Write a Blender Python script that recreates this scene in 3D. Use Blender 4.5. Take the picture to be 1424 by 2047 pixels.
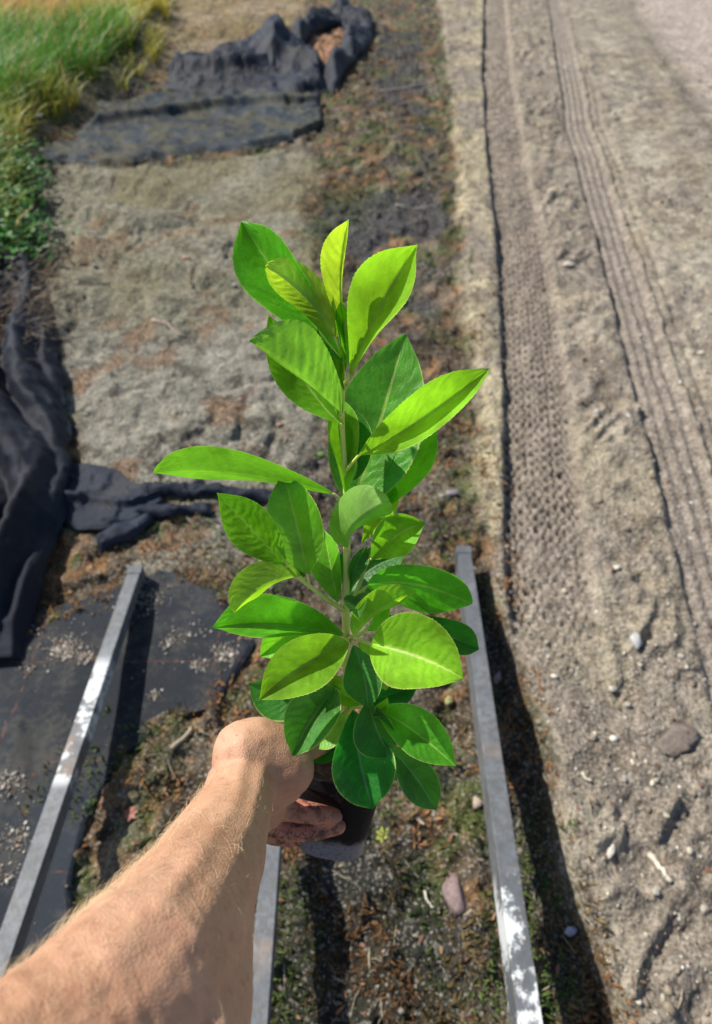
import bpy, bmesh, math, random
import numpy as np
from mathutils import Vector, Matrix, noise as mnoise
random.seed(7); rng = np.random.default_rng(7)
S = bpy.context.scene
for o in list(bpy.data.objects): bpy.data.objects.remove(o)
COL = S.collection

# ------------------------------------------------------------------ camera, light
CAM_H = 1.6; PITCH = math.radians(45.5); FPX = 1316.0; CX, CY = 712.0, 949.0
cam_d = bpy.data.cameras.new('camera'); cam = bpy.data.objects.new('camera', cam_d); COL.objects.link(cam)
cam.location = (0, 0, CAM_H); cam.rotation_euler = (math.radians(90) - PITCH, 0, 0)
cam_d.sensor_fit = 'HORIZONTAL'; cam_d.sensor_width = 36; cam_d.lens = FPX / 1424 * 36
cam_d.shift_y = -74.5 / 1424; cam_d.clip_start = 0.02; cam_d.clip_end = 500
cam_d.dof.use_dof = True; cam_d.dof.focus_distance = 0.47; cam_d.dof.aperture_fstop = 10.0
S.camera = cam
SUN = Vector((-0.60, 0.36, 0.72)).normalized()
w = bpy.data.worlds.new('World'); S.world = w; w.use_nodes = True
nt = w.node_tree; bg = nt.nodes['Background']
sky = nt.nodes.new('ShaderNodeTexSky'); sky.sky_type = 'NISHITA'; sky.sun_disc = False
sky.sun_elevation = math.asin(SUN.z); sky.sun_rotation = math.atan2(SUN.x, SUN.y)
nt.links.new(sky.outputs[0], bg.inputs[0]); bg.inputs[1].default_value = 0.095
sd = bpy.data.lights.new('sun', 'SUN'); sd.energy = 5.0; sd.angle = math.radians(0.55); sd.color = (1, 0.945, 0.86)
so = bpy.data.objects.new('sun', sd); COL.objects.link(so)
so.rotation_euler = SUN.to_track_quat('Z', 'Y').to_euler()
S.view_settings.view_transform = 'Standard'; S.view_settings.look = 'None'
S.view_settings.exposure = 0.30; S.view_settings.gamma = 1; S.view_settings.use_curve_mapping = False
S.render.engine = 'CYCLES'

# ------------------------------------------------------------------ helpers
CP, SP = math.cos(PITCH), math.sin(PITCH)
def ray(px, py):
    u = (px - CX) / FPX; v = (py - CY) / FPX
    return Vector((u, CP - SP * v, -(SP + CP * v)))
def P(px, py, d): return Vector((0, 0, CAM_H)) + ray(px, py) * d          # point at a depth of d metres
def G(px, py, h=0.0):                                                   # point on the ground (height h)
    r = ray(px, py); t = (CAM_H - h) / -r.z
    return Vector((r.x * t, r.y * t, h))
def tag(o, label=None, cat=None, group=None, kind=None):
    if label: o['label'] = label
    if cat: o['category'] = cat
    if group: o['group'] = group
    if kind: o['kind'] = kind
    return o
def empty(name, loc=(0, 0, 0)):
    o = bpy.data.objects.new(name, None); COL.objects.link(o); o.location = loc; o.empty_display_size = .05
    bpy.context.view_layer.update(); return o
def link(name, me, mat=None, parent=None, smooth=True):
    o = bpy.data.objects.new(name, me); COL.objects.link(o)
    if mat: me.materials.append(mat)
    if smooth and len(me.polygons): me.polygons.foreach_set('use_smooth', [True] * len(me.polygons))
    if parent:
        o.parent = parent; o.matrix_parent_inverse = Matrix.Translation(-parent.location)
    return o
def np_mesh(name, V, F, cols=None, uv=None):
    """V (n,3), F (m,k) with k constant"""
    V = np.asarray(V, dtype=np.float32); F = np.asarray(F, dtype=np.int32); m, k = F.shape
    me = bpy.data.meshes.new(name)
    me.vertices.add(len(V)); me.vertices.foreach_set('co', V.ravel())
    me.loops.add(m * k); me.loops.foreach_set('vertex_index', F.ravel())
    me.polygons.add(m); me.polygons.foreach_set('loop_start', np.arange(0, m * k, k, dtype=np.int32))
    me.polygons.foreach_set('loop_total', np.full(m, k, dtype=np.int32))
    if cols is not None:
        a = me.color_attributes.new('Col', 'FLOAT_COLOR', 'POINT')
        c = np.ones((len(V), 4), dtype=np.float32); c[:, :cols.shape[1]] = cols
        a.data.foreach_set('color', c.ravel())
    if uv is not None:
        u = me.uv_layers.new(name='UVMap'); u.data.foreach_set('uv', np.asarray(uv, dtype=np.float32)[F.ravel()].ravel())
    me.update(calc_edges=True); me.validate(); return me
def grid_faces(nr, nc):
    i = np.arange(nr - 1)[:, None] * nc + np.arange(nc - 1)[None]
    return np.stack([i, i + 1, i + nc + 1, i + nc], -1).reshape(-1, 4)
def hsh(ix, iy, seed):
    n = (ix.astype(np.int64) * 374761393 + iy.astype(np.int64) * 668265263 + seed * 1442695041) & 0xffffffff
    n = ((n ^ (n >> 13)) * 1274126177) & 0xffffffff
    return ((n ^ (n >> 16)) & 0xffff) / 65535.0
def vnoise(x, y, seed=0):
    ix = np.floor(x); iy = np.floor(y); fx = x - ix; fy = y - iy
    fx = fx * fx * (3 - 2 * fx); fy = fy * fy * (3 - 2 * fy)
    a = hsh(ix, iy, seed); b = hsh(ix + 1, iy, seed); c = hsh(ix, iy + 1, seed); d = hsh(ix + 1, iy + 1, seed)
    return (a * (1 - fx) + b * fx) * (1 - fy) + (c * (1 - fx) + d * fx) * fy
def fbm(x, y, sc, oc=4, seed=0, gain=.5):
    s = 0; a = 1; t = 0; x = x / sc; y = y / sc
    for k in range(oc):
        s = s + a * vnoise(x + 13.7 * k, y - 7.3 * k, seed + k); t += a; a *= gain; x, y = x * 1.93 + y * .4, y * 1.93 - x * .4
    return s / t
def ridge(x, y, sc, oc=3, seed=0):
    s = 0; a = 1; t = 0; x = x / sc; y = y / sc
    for k in range(oc):
        s = s + a * (1 - np.abs(2 * vnoise(x, y, seed + k) - 1)); t += a; a *= .5; x, y = x * 1.9 + y * .5, y * 1.9 - x * .5
    return s / t
def sst(a, b, x):
    t = np.clip((x - a) / (b - a), 0, 1); return t * t * (3 - 2 * t)
def poly_sd(x, y, pts):
    """signed distance (inside negative) to polygon pts"""
    d = np.full(x.shape, 1e9); ins = np.zeros(x.shape, bool); n = len(pts)
    for i in range(n):
        ax, ay = pts[i]; bx, by = pts[(i + 1) % n]; ex, ey = bx - ax, by - ay
        t = np.clip(((x - ax) * ex + (y - ay) * ey) / (ex * ex + ey * ey + 1e-12), 0, 1)
        d = np.minimum(d, np.hypot(x - ax - t * ex, y - ay - t * ey))
        c = ((ay > y) != (by > y)) & (x < (bx - ax) * (y - ay) / (by - ay + 1e-12) + ax); ins ^= c
    return np.where(ins, -d, d)
def line_sd(x, y, pts):
    """signed lateral offset (+ = right when walking along pts) and arc length along a polyline"""
    best = np.full(x.shape, 1e9); off = np.zeros(x.shape); arc = np.zeros(x.shape); s0 = 0
    for i in range(len(pts) - 1):
        ax, ay = pts[i]; bx, by = pts[i + 1]; ex, ey = bx - ax, by - ay; L = math.hypot(ex, ey); ex /= L; ey /= L
        tr = (x - ax) * ex + (y - ay) * ey; t = np.clip(tr, 0, L)
        dd = np.hypot(x - ax - t * ex, y - ay - t * ey); m = dd < best
        sg = np.sign((x - ax) * ey - (y - ay) * ex); best = np.where(m, dd, best)
        off = np.where(m, dd * sg, off); arc = np.where(m, s0 + tr, arc); s0 += L
    return off, arc
def facet(x, y, sc, seed=0):
    """piecewise planar noise, like crumpled cloth"""
    x = x / sc; y = y / sc; k = (x + y) * .366; i = np.floor(x + k); j = np.floor(y + k); u = x + k - i; v = y + k - j
    a = hsh(i, j, seed); d = hsh(i + 1, j + 1, seed); b = hsh(i + 1, j, seed); c = hsh(i, j + 1, seed)
    return np.where(u > v, a + (b - a) * u + (d - b) * v, a + (c - a) * v + (d - c) * u)
def GP(pts): return [tuple(G(a, b))[:2] for a, b in pts]

# ------------------------------------------------------------------ materials
def new_mat(name):
    m = bpy.data.materials.new(name); m.use_nodes = True
    return m, m.node_tree, m.node_tree.nodes['Principled BSDF']
class NB:
    def __init__(s, t): s.t = t
    def n(s, ty, **kw):
        x = s.t.nodes.new(ty)
        for k, v in kw.items():
            if k.startswith('i_'):
                k = k[2:]; k = int(k) if k.isdigit() else k.replace('_', ' ')
                if isinstance(v, bpy.types.NodeSocket): s.t.links.new(v, x.inputs[k])
                else: x.inputs[k].default_value = v
            else: setattr(x, k, v)
        return x
    def L(s, a, b): s.t.links.new(a, b)
    def math(s, op, a, b=None, c=None, clamp=False):
        x = s.t.nodes.new('ShaderNodeMath'); x.operation = op; x.use_clamp = clamp
        for i, v in enumerate((a, b, c)):
            if v is None: continue
            if isinstance(v, bpy.types.NodeSocket): s.t.links.new(v, x.inputs[i])
            else: x.inputs[i].default_value = v
        return x.outputs[0]
    def mix(s, f, a, b, mode='MIX'):
        x = s.t.nodes.new('ShaderNodeMix'); x.data_type = 'RGBA'; x.blend_type = mode
        for i, v in ((0, f), (6, a), (7, b)):
            if isinstance(v, bpy.types.NodeSocket): s.t.links.new(v, x.inputs[i])
            else: x.inputs[i].default_value = v if i == 0 else (*v, 1)[:4]
        return x.outputs[2]
    def ramp(s, f, lo, hi, a=0.0, b=1.0):
        x = s.t.nodes.new('ShaderNodeMapRange'); x.interpolation_type = 'SMOOTHSTEP'; s.t.links.new(f, x.inputs[0])
        x.inputs[1].default_value = lo; x.inputs[2].default_value = hi; x.inputs[3].default_value = a; x.inputs[4].default_value = b
        return x.outputs[0]
    def noise(s, vec, scale, detail=4, rough=.55, out=0):
        x = s.n('ShaderNodeTexNoise', i_Scale=scale, i_Detail=detail, i_Roughness=rough); s.L(vec, x.inputs['Vector']); return x.outputs[out]
    def bump(s, h, strength, dist, normal=None):
        x = s.n('ShaderNodeBump', i_Strength=strength, i_Distance=dist); s.L(h, x.inputs['Height'])
        if normal: s.L(normal, x.inputs['Normal'])
        return x.outputs[0]

def mat_ground():
    m, t, p = new_mat('soil_and_grit'); b = NB(t)
    pos = b.n('ShaderNodeNewGeometry').outputs['Position']
    col = b.n('ShaderNodeVertexColor', layer_name='Col')
    n1 = b.noise(pos, 22, 6, .65); n2 = b.noise(pos, 95, 5, .7); n3 = b.noise(pos, 4, 4, .6)
    v = b.n('ShaderNodeTexVoronoi', i_Scale=85.0); b.L(pos, v.inputs['Vector'])
    v2 = b.n('ShaderNodeTexVoronoi', i_Scale=190.0); b.L(pos, v2.inputs['Vector'])
    f = b.math('MULTIPLY', b.ramp(n1, .3, .7, .62, 1.35), b.ramp(n2, .3, .7, .6, 1.38))
    f = b.math('MULTIPLY', f, b.ramp(n3, .3, .7, .88, 1.12))
    comb = b.n('ShaderNodeCombineXYZ'); 
    for i in range(3): b.L(f, comb.inputs[i])
    c = b.mix(1.0, col.outputs[0], comb.outputs[0], 'MULTIPLY')
    # pale grit specks and dark gaps
    vr = b.n('ShaderNodeSeparateColor'); b.L(v.outputs['Color'], vr.inputs[0])
    sp = b.math('MULTIPLY', b.ramp(vr.outputs[0], .86, .95), b.ramp(v.outputs['Distance'], .25, .42, 1, 0))
    c = b.mix(b.math('MULTIPLY', sp, .6), c, (.46, .42, .35))
    vr2 = b.n('ShaderNodeSeparateColor'); b.L(v2.outputs['Color'], vr2.inputs[0])
    c = b.mix(b.math('MULTIPLY', b.ramp(vr2.outputs[1], .7, .9), .45), c, (.05, .04, .03))
    c = b.mix(b.math('MULTIPLY', b.ramp(vr2.outputs[2], .75, .95), .35), c, (.5, .46, .4))
    b.L(c, p.inputs['Base Color']); p.inputs['Roughness'].default_value = .92
    p.inputs['Specular IOR Level'].default_value = .25
    h = b.math('ADD', b.math('MULTIPLY', n2, .6), b.math('MULTIPLY', b.math('SUBTRACT', 1.0, v.outputs['Distance']), .5))
    h = b.math('ADD', h, n1)
    b.L(b.bump(h, .9, .012), p.inputs['Normal'])
    return m
def mat_attr(name, rough=.8, noise_sc=120, spec=.3, trans=0.0):
    m, t, p = new_mat(name); b = NB(t)
    pos = b.n('ShaderNodeNewGeometry').outputs['Position']
    col = b.n('ShaderNodeVertexColor', layer_name='Col')
    n = b.ramp(b.noise(pos, noise_sc, 4, .65), .3, .7, .7, 1.25)
    comb = b.n('ShaderNodeCombineXYZ')
    for i in range(3): b.L(n, comb.inputs[i])
    c = b.mix(1.0, col.outputs[0], comb.outputs[0], 'MULTIPLY')
    b.L(c, p.inputs['Base Color']); p.inputs['Roughness'].default_value = rough; p.inputs['Specular IOR Level'].default_value = spec
    if trans:
        tr = b.n('ShaderNodeBsdfTranslucent'); b.L(c, tr.inputs[0]); mx = b.n('ShaderNodeMixShader', i_0=trans)
        b.L(p.outputs[0], mx.inputs[1]); b.L(tr.outputs[0], mx.inputs[2]); b.L(mx.outputs[0], t.nodes['Material Output'].inputs[0])
    return m
def mat_fabric(name, base, dust, dust_amt, stripes=False):
    m, t, p = new_mat(name); b = NB(t)
    pos = b.n('ShaderNodeNewGeometry').outputs['Position']
    n1 = b.noise(pos, 5.5, 6, .62); n2 = b.noise(pos, 60, 4, .7); n3 = b.noise(pos, 1.8, 3, .5)
    wx = b.n('ShaderNodeTexWave', i_Scale=190.0, i_Distortion=.4, bands_direction='X'); b.L(pos, wx.inputs[0])
    wy = b.n('ShaderNodeTexWave', i_Scale=190.0, i_Distortion=.4, bands_direction='Y'); b.L(pos, wy.inputs[0])
    d = b.ramp(b.math('ADD', b.math('MULTIPLY', n1, .75), b.math('MULTIPLY', n2, .3)), .54 - dust_amt * .12, .66 - dust_amt * .12)
    c = b.mix(b.ramp(n3, .35, .65), base, tuple(x * 2.0 for x in base))
    if stripes:
        s = b.n('ShaderNodeSeparateXYZ'); b.L(pos, s.inputs[0]); tot = None
        def line(sock, at, hw):
            return b.ramp(b.math('ABSOLUTE', b.math('SUBTRACT', sock, at)), hw * .5, hw, 1, 0)
        wob = b.math('MULTIPLY', b.math('SUBTRACT', n1, .5), .03)
        for ax, vals in ((0, (-.862, -.378)), (1, (.871, .613, .377, .13, 1.12))):
            sk = b.math('ADD', s.outputs[ax], wob)
            for q in vals:
                l = line(sk, q, .0022); tot = l if tot is None else b.math('MAXIMUM', tot, l)
        c = b.mix(b.math('MULTIPLY', tot, b.ramp(n2, .40, .62)), c, (.16, .055, .035))
    dc = b.mix(b.ramp(n2, .3, .7), tuple(x * .7 for x in dust), dust)
    c = b.mix(b.math('MULTIPLY', d, dust_amt), c, dc)
    b.L(c, p.inputs['Base Color']); p.inputs['Roughness'].default_value = .62; p.inputs['Specular IOR Level'].default_value = .22
    h = b.math('ADD', b.math('MULTIPLY', b.math('ADD', wx.outputs[1], wy.outputs[1]), .12), n2)
    b.L(b.bump(h, .5, .004), p.inputs['Normal'])
    return m
def mat_leaf(name, base, thru, under, gloss=.3, tmix=.38, vein=(.45, .62, .12), bumpv=1.0):
    m, t, p = new_mat(name); b = NB(t)
    uv = b.n('ShaderNodeUVMap').outputs[0]; s = b.n('ShaderNodeSeparateXYZ'); b.L(uv, s.inputs[0])
    u, v = s.outputs[0], s.outputs[1]
    pos = b.n('ShaderNodeNewGeometry').outputs['Position']; geo = b.n('ShaderNodeNewGeometry')
    av = b.math('ABSOLUTE', b.math('SUBTRACT', b.math('MULTIPLY', v, 2.0), 1.0))
    wobn = b.noise(uv, 4.0, 2, .5)
    ph = b.math('MULTIPLY', b.math('SUBTRACT', b.math('ADD', u, b.math('MULTIPLY', b.math('SUBTRACT', wobn, .5), .26)), b.math('MULTIPLY', b.math('POWER', av, 1.25), .2)), 10.0)
    sgn = b.math('MULTIPLY', b.math('GREATER_THAN', v, .5), .45)
    fr = b.math('ABSOLUTE', b.math('SUBTRACT', b.math('FRACT', b.math('ADD', ph, sgn)), .5))
    sv = b.math('MULTIPLY', b.ramp(fr, 0.0, .035, 1, 0), b.ramp(av, .5, .95, 1, 0))
    rib = b.math('MAXIMUM', b.ramp(av, .02, .06, 1, 0), b.math('MULTIPLY', b.ramp(av, .05, .13, 1, 0), b.ramp(u, .0, .35, 1, 0)))
    rim = b.ramp(av, .945, .985)
    nz = b.noise(pos, 28, 4, .6); nf = b.noise(pos, 600, 3, .6)
    oi = b.n('ShaderNodeObjectInfo').outputs['Random']
    # net of small veins
    mp = b.n('ShaderNodeMapping'); b.L(uv, mp.inputs[0]); mp.inputs['Scale'].default_value = (26, 15, 1)
    vo = b.n('ShaderNodeTexVoronoi', feature='DISTANCE_TO_EDGE', i_Scale=1.0); b.L(mp.outputs[0], vo.inputs['Vector'])
    net = b.ramp(vo.outputs['Distance'], .0, .09, 1, 0)
    k = b.ramp(nz, .25, .75, .62, 1.36)
    def tone(cin):
        hsv = b.n('ShaderNodeHueSaturation'); b.L(cin, hsv.inputs['Color'])
        b.L(b.math('MULTIPLY', k, b.math('ADD', .86, b.math('MULTIPLY', oi, .28))), hsv.inputs['Value'])
        b.L(b.math('ADD', .485, b.math('MULTIPLY', b.math('FRACT', b.math('MULTIPLY', oi, 7.3)), .03)), hsv.inputs['Hue']); return hsv.outputs[0]
    front = b.mix(b.math('MULTIPLY', net, .20), base, vein)
    front = b.mix(b.math('MULTIPLY', sv, .30), front, vein)
    front = b.mix(b.math('MULTIPLY', rib, .85), front, vein)
    front = b.mix(b.math('MULTIPLY', rim, .85), front, (.55, .66, .16))
    back = b.mix(b.math('MULTIPLY', b.math('MAXIMUM', sv, net), .22), under, tuple(x * .6 for x in under))
    back = b.mix(b.math('MULTIPLY', rib, .8), back, (.42, .52, .2))
    c = tone(b.mix(geo.outputs['Backfacing'], front, back))
    # specks of dust and water marks
    vd = b.n('ShaderNodeTexVoronoi', i_Scale=170.0); b.L(pos, vd.inputs['Vector'])
    spot = b.math('MULTIPLY', b.ramp(vd.outputs['Distance'], .08, .16, 1, 0), b.ramp(b.noise(pos, 40, 2), .58, .68))
    c = b.mix(b.math('MULTIPLY', spot, .5), c, (.6, .65, .5))
    b.L(c, p.inputs['Base Color'])
    b.L(b.math('ADD', gloss, b.math('MULTIPLY', b.math('ADD', nz, b.math('MULTIPLY', geo.outputs['Backfacing'], .7)), .28)), p.inputs['Roughness'])
    p.inputs['Specular IOR Level'].default_value = .5
    p.inputs['Coat Weight'].default_value = .06; p.inputs['Coat Roughness'].default_value = .22
    h = b.math('SUBTRACT', b.math('MULTIPLY', b.ramp(fr, .0, .5), .9), b.math('MULTIPLY', rib, 1.1))
    h = b.math('SUBTRACT', h, b.math('MULTIPLY', net, .22)); h = b.math('ADD', h, b.math('MULTIPLY', nf, .08))
    h = b.math('MULTIPLY', h, b.math('SUBTRACT', 1.0, b.math('MULTIPLY', geo.outputs['Backfacing'], 2.0)))
    nrm = b.bump(h, .42 * bumpv, .0006); b.L(nrm, p.inputs['Normal'])
    tr = b.n('ShaderNodeBsdfTranslucent'); b.L(nrm, tr.inputs['Normal'])
    tc = b.mix(b.math('MULTIPLY', b.math('MAXIMUM', sv, rib), .2), thru, tuple(x * .6 for x in thru)); b.L(tone(tc), tr.inputs[0])
    mx = b.n('ShaderNodeMixShader', i_0=tmix); b.L(p.outputs[0], mx.inputs[1]); b.L(tr.outputs[0], mx.inputs[2])
    b.L(mx.outputs[0], t.nodes['Material Output'].inputs[0])
    return m
def mat_stem():
    m, t, p = new_mat('stem_bark'); b = NB(t)
    pos = b.n('ShaderNodeNewGeometry').outputs['Position']
    mp = b.n('ShaderNodeMapping'); b.L(pos, mp.inputs[0]); mp.inputs['Scale'].default_value = (1, .35, .35)
    n = b.noise(mp.outputs[0], 120, 4, .6); n2 = b.noise(pos, 14, 3)
    c = b.mix(b.ramp(n, .35, .7), (.60, .68, .12), (.74, .72, .26)); c = b.mix(b.ramp(n2, .55, .75, 0, .4), c, (.40, .30, .08))
    b.L(c, p.inputs['Base Color']); p.inputs['Roughness'].default_value = .45
    b.L(b.bump(n, .4, .001), p.inputs['Normal']); return m
def mat_skin():
    m, t, p = new_mat('skin'); b = NB(t)
    pos = b.n('ShaderNodeNewGeometry').outputs['Position']; col = b.n('ShaderNodeVertexColor', layer_name='Col')
    n1 = b.noise(pos, 18, 4, .6); n2 = b.noise(pos, 140, 4, .65); n3 = b.noise(pos, 420, 3, .6)
    v = b.n('ShaderNodeTexVoronoi', i_Scale=520.0, feature='DISTANCE_TO_EDGE'); b.L(pos, v.inputs['Vector'])
    c = b.mix(b.ramp(n1, .3, .7), (.47, .255, .155), (.57, .33, .215)); c = b.mix(b.math('MULTIPLY', b.ramp(n2, .50, .68), .35), c, (.36, .14, .085))
    c = b.mix(b.math('MULTIPLY', b.ramp(n2, .25, .42, 1, 0), .25), c, (.75, .52, .38))
    sc = b.n('ShaderNodeSeparateColor'); b.L(col.outputs[0], sc.inputs[0])
    c = b.mix(b.math('MULTIPLY', sc.outputs[0], .65), c, (.52, .15, .10))
    dirt_shade = b.math('MULTIPLY', sc.outputs[1], b.ramp(b.noise(pos, 110, 5, .7), .44, .6))
    c = b.mix(b.math('MULTIPLY', dirt_shade, .85), c, (.04, .025, .018))  # finger dirt, its colour also carrying the shade under the hand
    # freckles
    vf = b.n('ShaderNodeTexVoronoi', i_Scale=75.0); b.L(pos, vf.inputs['Vector']); sr = b.n('ShaderNodeSeparateColor'); b.L(vf.outputs['Color'], sr.inputs[0])
    fk = b.math('MULTIPLY', b.ramp(vf.outputs['Distance'], .04, .1, 1, 0), b.ramp(sr.outputs[0], .86, .9))
    c = b.mix(b.math('MULTIPLY', fk, .6), c, (.2, .08, .04))
    b.L(c, p.inputs['Base Color']); p.inputs['Roughness'].default_value = .52; p.inputs['Specular IOR Level'].default_value = .35
    p.inputs['Subsurface Weight'].default_value = .12; p.inputs['Subsurface Radius'].default_value = (.006, .0022, .001); p.inputs['Subsurface Scale'].default_value = 1.0
    h = b.math('ADD', b.math('MULTIPLY', b.ramp(v.outputs['Distance'], 0, .25), .5), b.math('ADD', n3, b.math('MULTIPLY', n2, .8)))
    b.L(b.bump(h, .6, .0006), p.inputs['Normal']); return m
def mat_rail(name, white_lo, white_hi, wt=.52):
    m, t, p = new_mat(name); b = NB(t)
    pos = b.n('ShaderNodeNewGeometry').outputs['Position']; gen = b.n('ShaderNodeTexCoord').outputs['Generated']
    s = b.n('ShaderNodeSeparateXYZ'); b.L(pos, s.inputs[0])
    n1 = b.noise(pos, 9, 5, .6); n2 = b.noise(pos, 70, 4, .7)
    vo = b.n('ShaderNodeTexVoronoi', i_Scale=60.0); b.L(pos, vo.inputs['Vector'])
    c = b.mix(b.ramp(n1, .3, .7), (.10, .113, .128), (.175, .19, .205)); c = b.mix(b.math('MULTIPLY', b.ramp(n2, .42, .6), .6), c, (.09, .085, .075))
    c = b.mix(b.math('MULTIPLY', b.ramp(b.noise(pos, 6.3, 3), .55, .7), .5), c, (.33, .22, .15))
    zone = b.math('MULTIPLY', b.ramp(s.outputs[1], white_lo, white_lo + .03), b.ramp(s.outputs[1], white_hi, white_hi + .05, 1, 0))
    wh = b.math('MULTIPLY', zone, b.ramp(b.math('ADD', b.math('MULTIPLY', n1, .8), b.math('MULTIPLY', n2, .35)), wt, wt + .07))
    c = b.mix(wh, c, (.60, .62, .62))
    b.L(c, p.inputs['Base Color']); p.inputs['Roughness'].default_value = .62
    b.L(b.math('SUBTRACT', .15, b.math('MULTIPLY', wh, .15)), p.inputs['Metallic'])
    b.L(b.bump(b.math('ADD', n2, b.math('MULTIPLY', n1, 1.5)), .35, .003), p.inputs['Normal']); return m
def mat_plain(name, colr, rough=.6, nscale=60, var=.3, bumpd=.002, metal=0, spec=.4):
    m, t, p = new_mat(name); b = NB(t)
    pos = b.n('ShaderNodeNewGeometry').outputs['Position']; n = b.noise(pos, nscale, 5, .65)
    b.L(b.mix(b.ramp(n, .3, .7), tuple(x * (1 - var) for x in colr), tuple(min(1, x * (1 + var)) for x in colr)), p.inputs['Base Color'])
    p.inputs['Roughness'].default_value = rough; p.inputs['Metallic'].default_value = metal; p.inputs['Specular IOR Level'].default_value = spec
    b.L(b.bump(n, .5, bumpd), p.inputs['Normal']); return m
def mat_pot():
    m, t, p = new_mat('pot_plastic'); b = NB(t)
    pos = b.n('ShaderNodeNewGeometry').outputs['Position']; uv = b.n('ShaderNodeUVMap').outputs[0]
    s = b.n('ShaderNodeSeparateXYZ'); b.L(uv, s.inputs[0])
    n = b.noise(pos, 90, 5, .7); n2 = b.noise(pos, 300, 4, .7)
    band = b.math('MULTIPLY', b.ramp(b.math('ADD', s.outputs[1], b.math('MULTIPLY', b.math('SUBTRACT', n, .5), .22)), .2, .3, 1, 0), 1.0)
    dust = b.math('MAXIMUM', b.math('MULTIPLY', band, b.ramp(n2, .3, .55, .45, 1)), b.math('MULTIPLY', b.ramp(n, .58, .8), .08))
    c = b.mix(dust, (.010, .008, .009), (.15, .14, .17)); c = b.mix(b.math('MULTIPLY', b.ramp(b.noise(pos, 45, 3), .6, .7), .5), c, (.12, .06, .035))
    b.L(c, p.inputs['Base Color']); b.L(b.ramp(band, .2, .8, .6, .22), p.inputs['Roughness']); b.L(b.ramp(band, .2, .8, .12, .7), p.inputs['Specular IOR Level'])
    b.L(b.bump(n2, .5, .002), p.inputs['Normal']); return m

# ------------------------------------------------------------------ the ground
bed_edge = GP([(868, -60), (885, 60), (905, 200), (918, 400), (935, 600), (962, 800), (990, 1000), (1015, 1200), (1048, 1400), (1105, 1600), (1185, 1890), (1250, 2100), (1350, 2400)])
t1 = GP([(985, -120), (990, 0), (995, 150), (1012, 300), (1036, 450), (1056, 600), (1070, 750), (1080, 900), (1092, 1050), (1108, 1200), (1130, 1350)])
t2 = GP([(1092, -120), (1110, 0), (1155, 250), (1225, 480), (1285, 700), (1345, 900), (1400, 1080), (1460, 1280), (1520, 1500)])
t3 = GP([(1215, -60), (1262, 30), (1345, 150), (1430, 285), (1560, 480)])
sandL = GP([(60, 330), (250, 335), (450, 315), (590, 300), (640, 330), (600, 420), (640, 480), (620, 560), (660, 700), (640, 860), (560, 960), (420, 1000), (260, 960), (150, 940), (140, 840), (110, 700), (60, 560), (30, 440)])
sandL2 = GP([(230, 1110), (330, 1090), (430, 1020), (520, 1040), (470, 1130), (380, 1140), (300, 1190)])
sandT = GP([(330, -80), (640, -80), (600, 30), (560, 60), (430, 130), (330, 150), (300, 100)])
orange = GP([(600, 95), (650, 70), (700, 55), (690, 100), (650, 150), (600, 130)])
grassP = GP([(-300, -150), (330, -150), (345, 40), (330, 120), (260, 190), (120, 250), (60, 290), (40, 420), (50, 520), (-20, 590), (-300, 620)])
darkA = GP([(640, 420), (760, 380), (880, 380), (900, 470), (880, 640), (800, 600), (720, 520), (600, 470)])
darkB = GP([(760, 60), (840, 60), (870, 250), (860, 340), (760, 180), (720, 160)])
shadeC = GP([(600, 1700), (860, 1700), (900, 1950), (900, 2200), (540, 2200), (560, 1900)])  # shade under the pot, put into the ground as a darker patch
rail_shade = GP([(935, 1080), (975, 1090), (1005, 1230), (1040, 1400), (1105, 1600), (1180, 1890), (1240, 2100), (1090, 2100), (1050, 1890), (1000, 1500)])  # outline of the right rail's shadow, built as a dark dip
fab6 = GP([(-300, 1330), (100, 1240), (330, 1130), (430, 1180), (490, 1290), (430, 1400), (320, 1440), (240, 1500), (160, 1650), (140, 1780), (130, 1900), (90, 2150), (-300, 2150)])
palM = GP([(880, -60), (960, -60), (975, 300), (990, 600), (1008, 850), (1015, 1010), (1000, 1100), (960, 950), (935, 700), (915, 400)])
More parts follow.
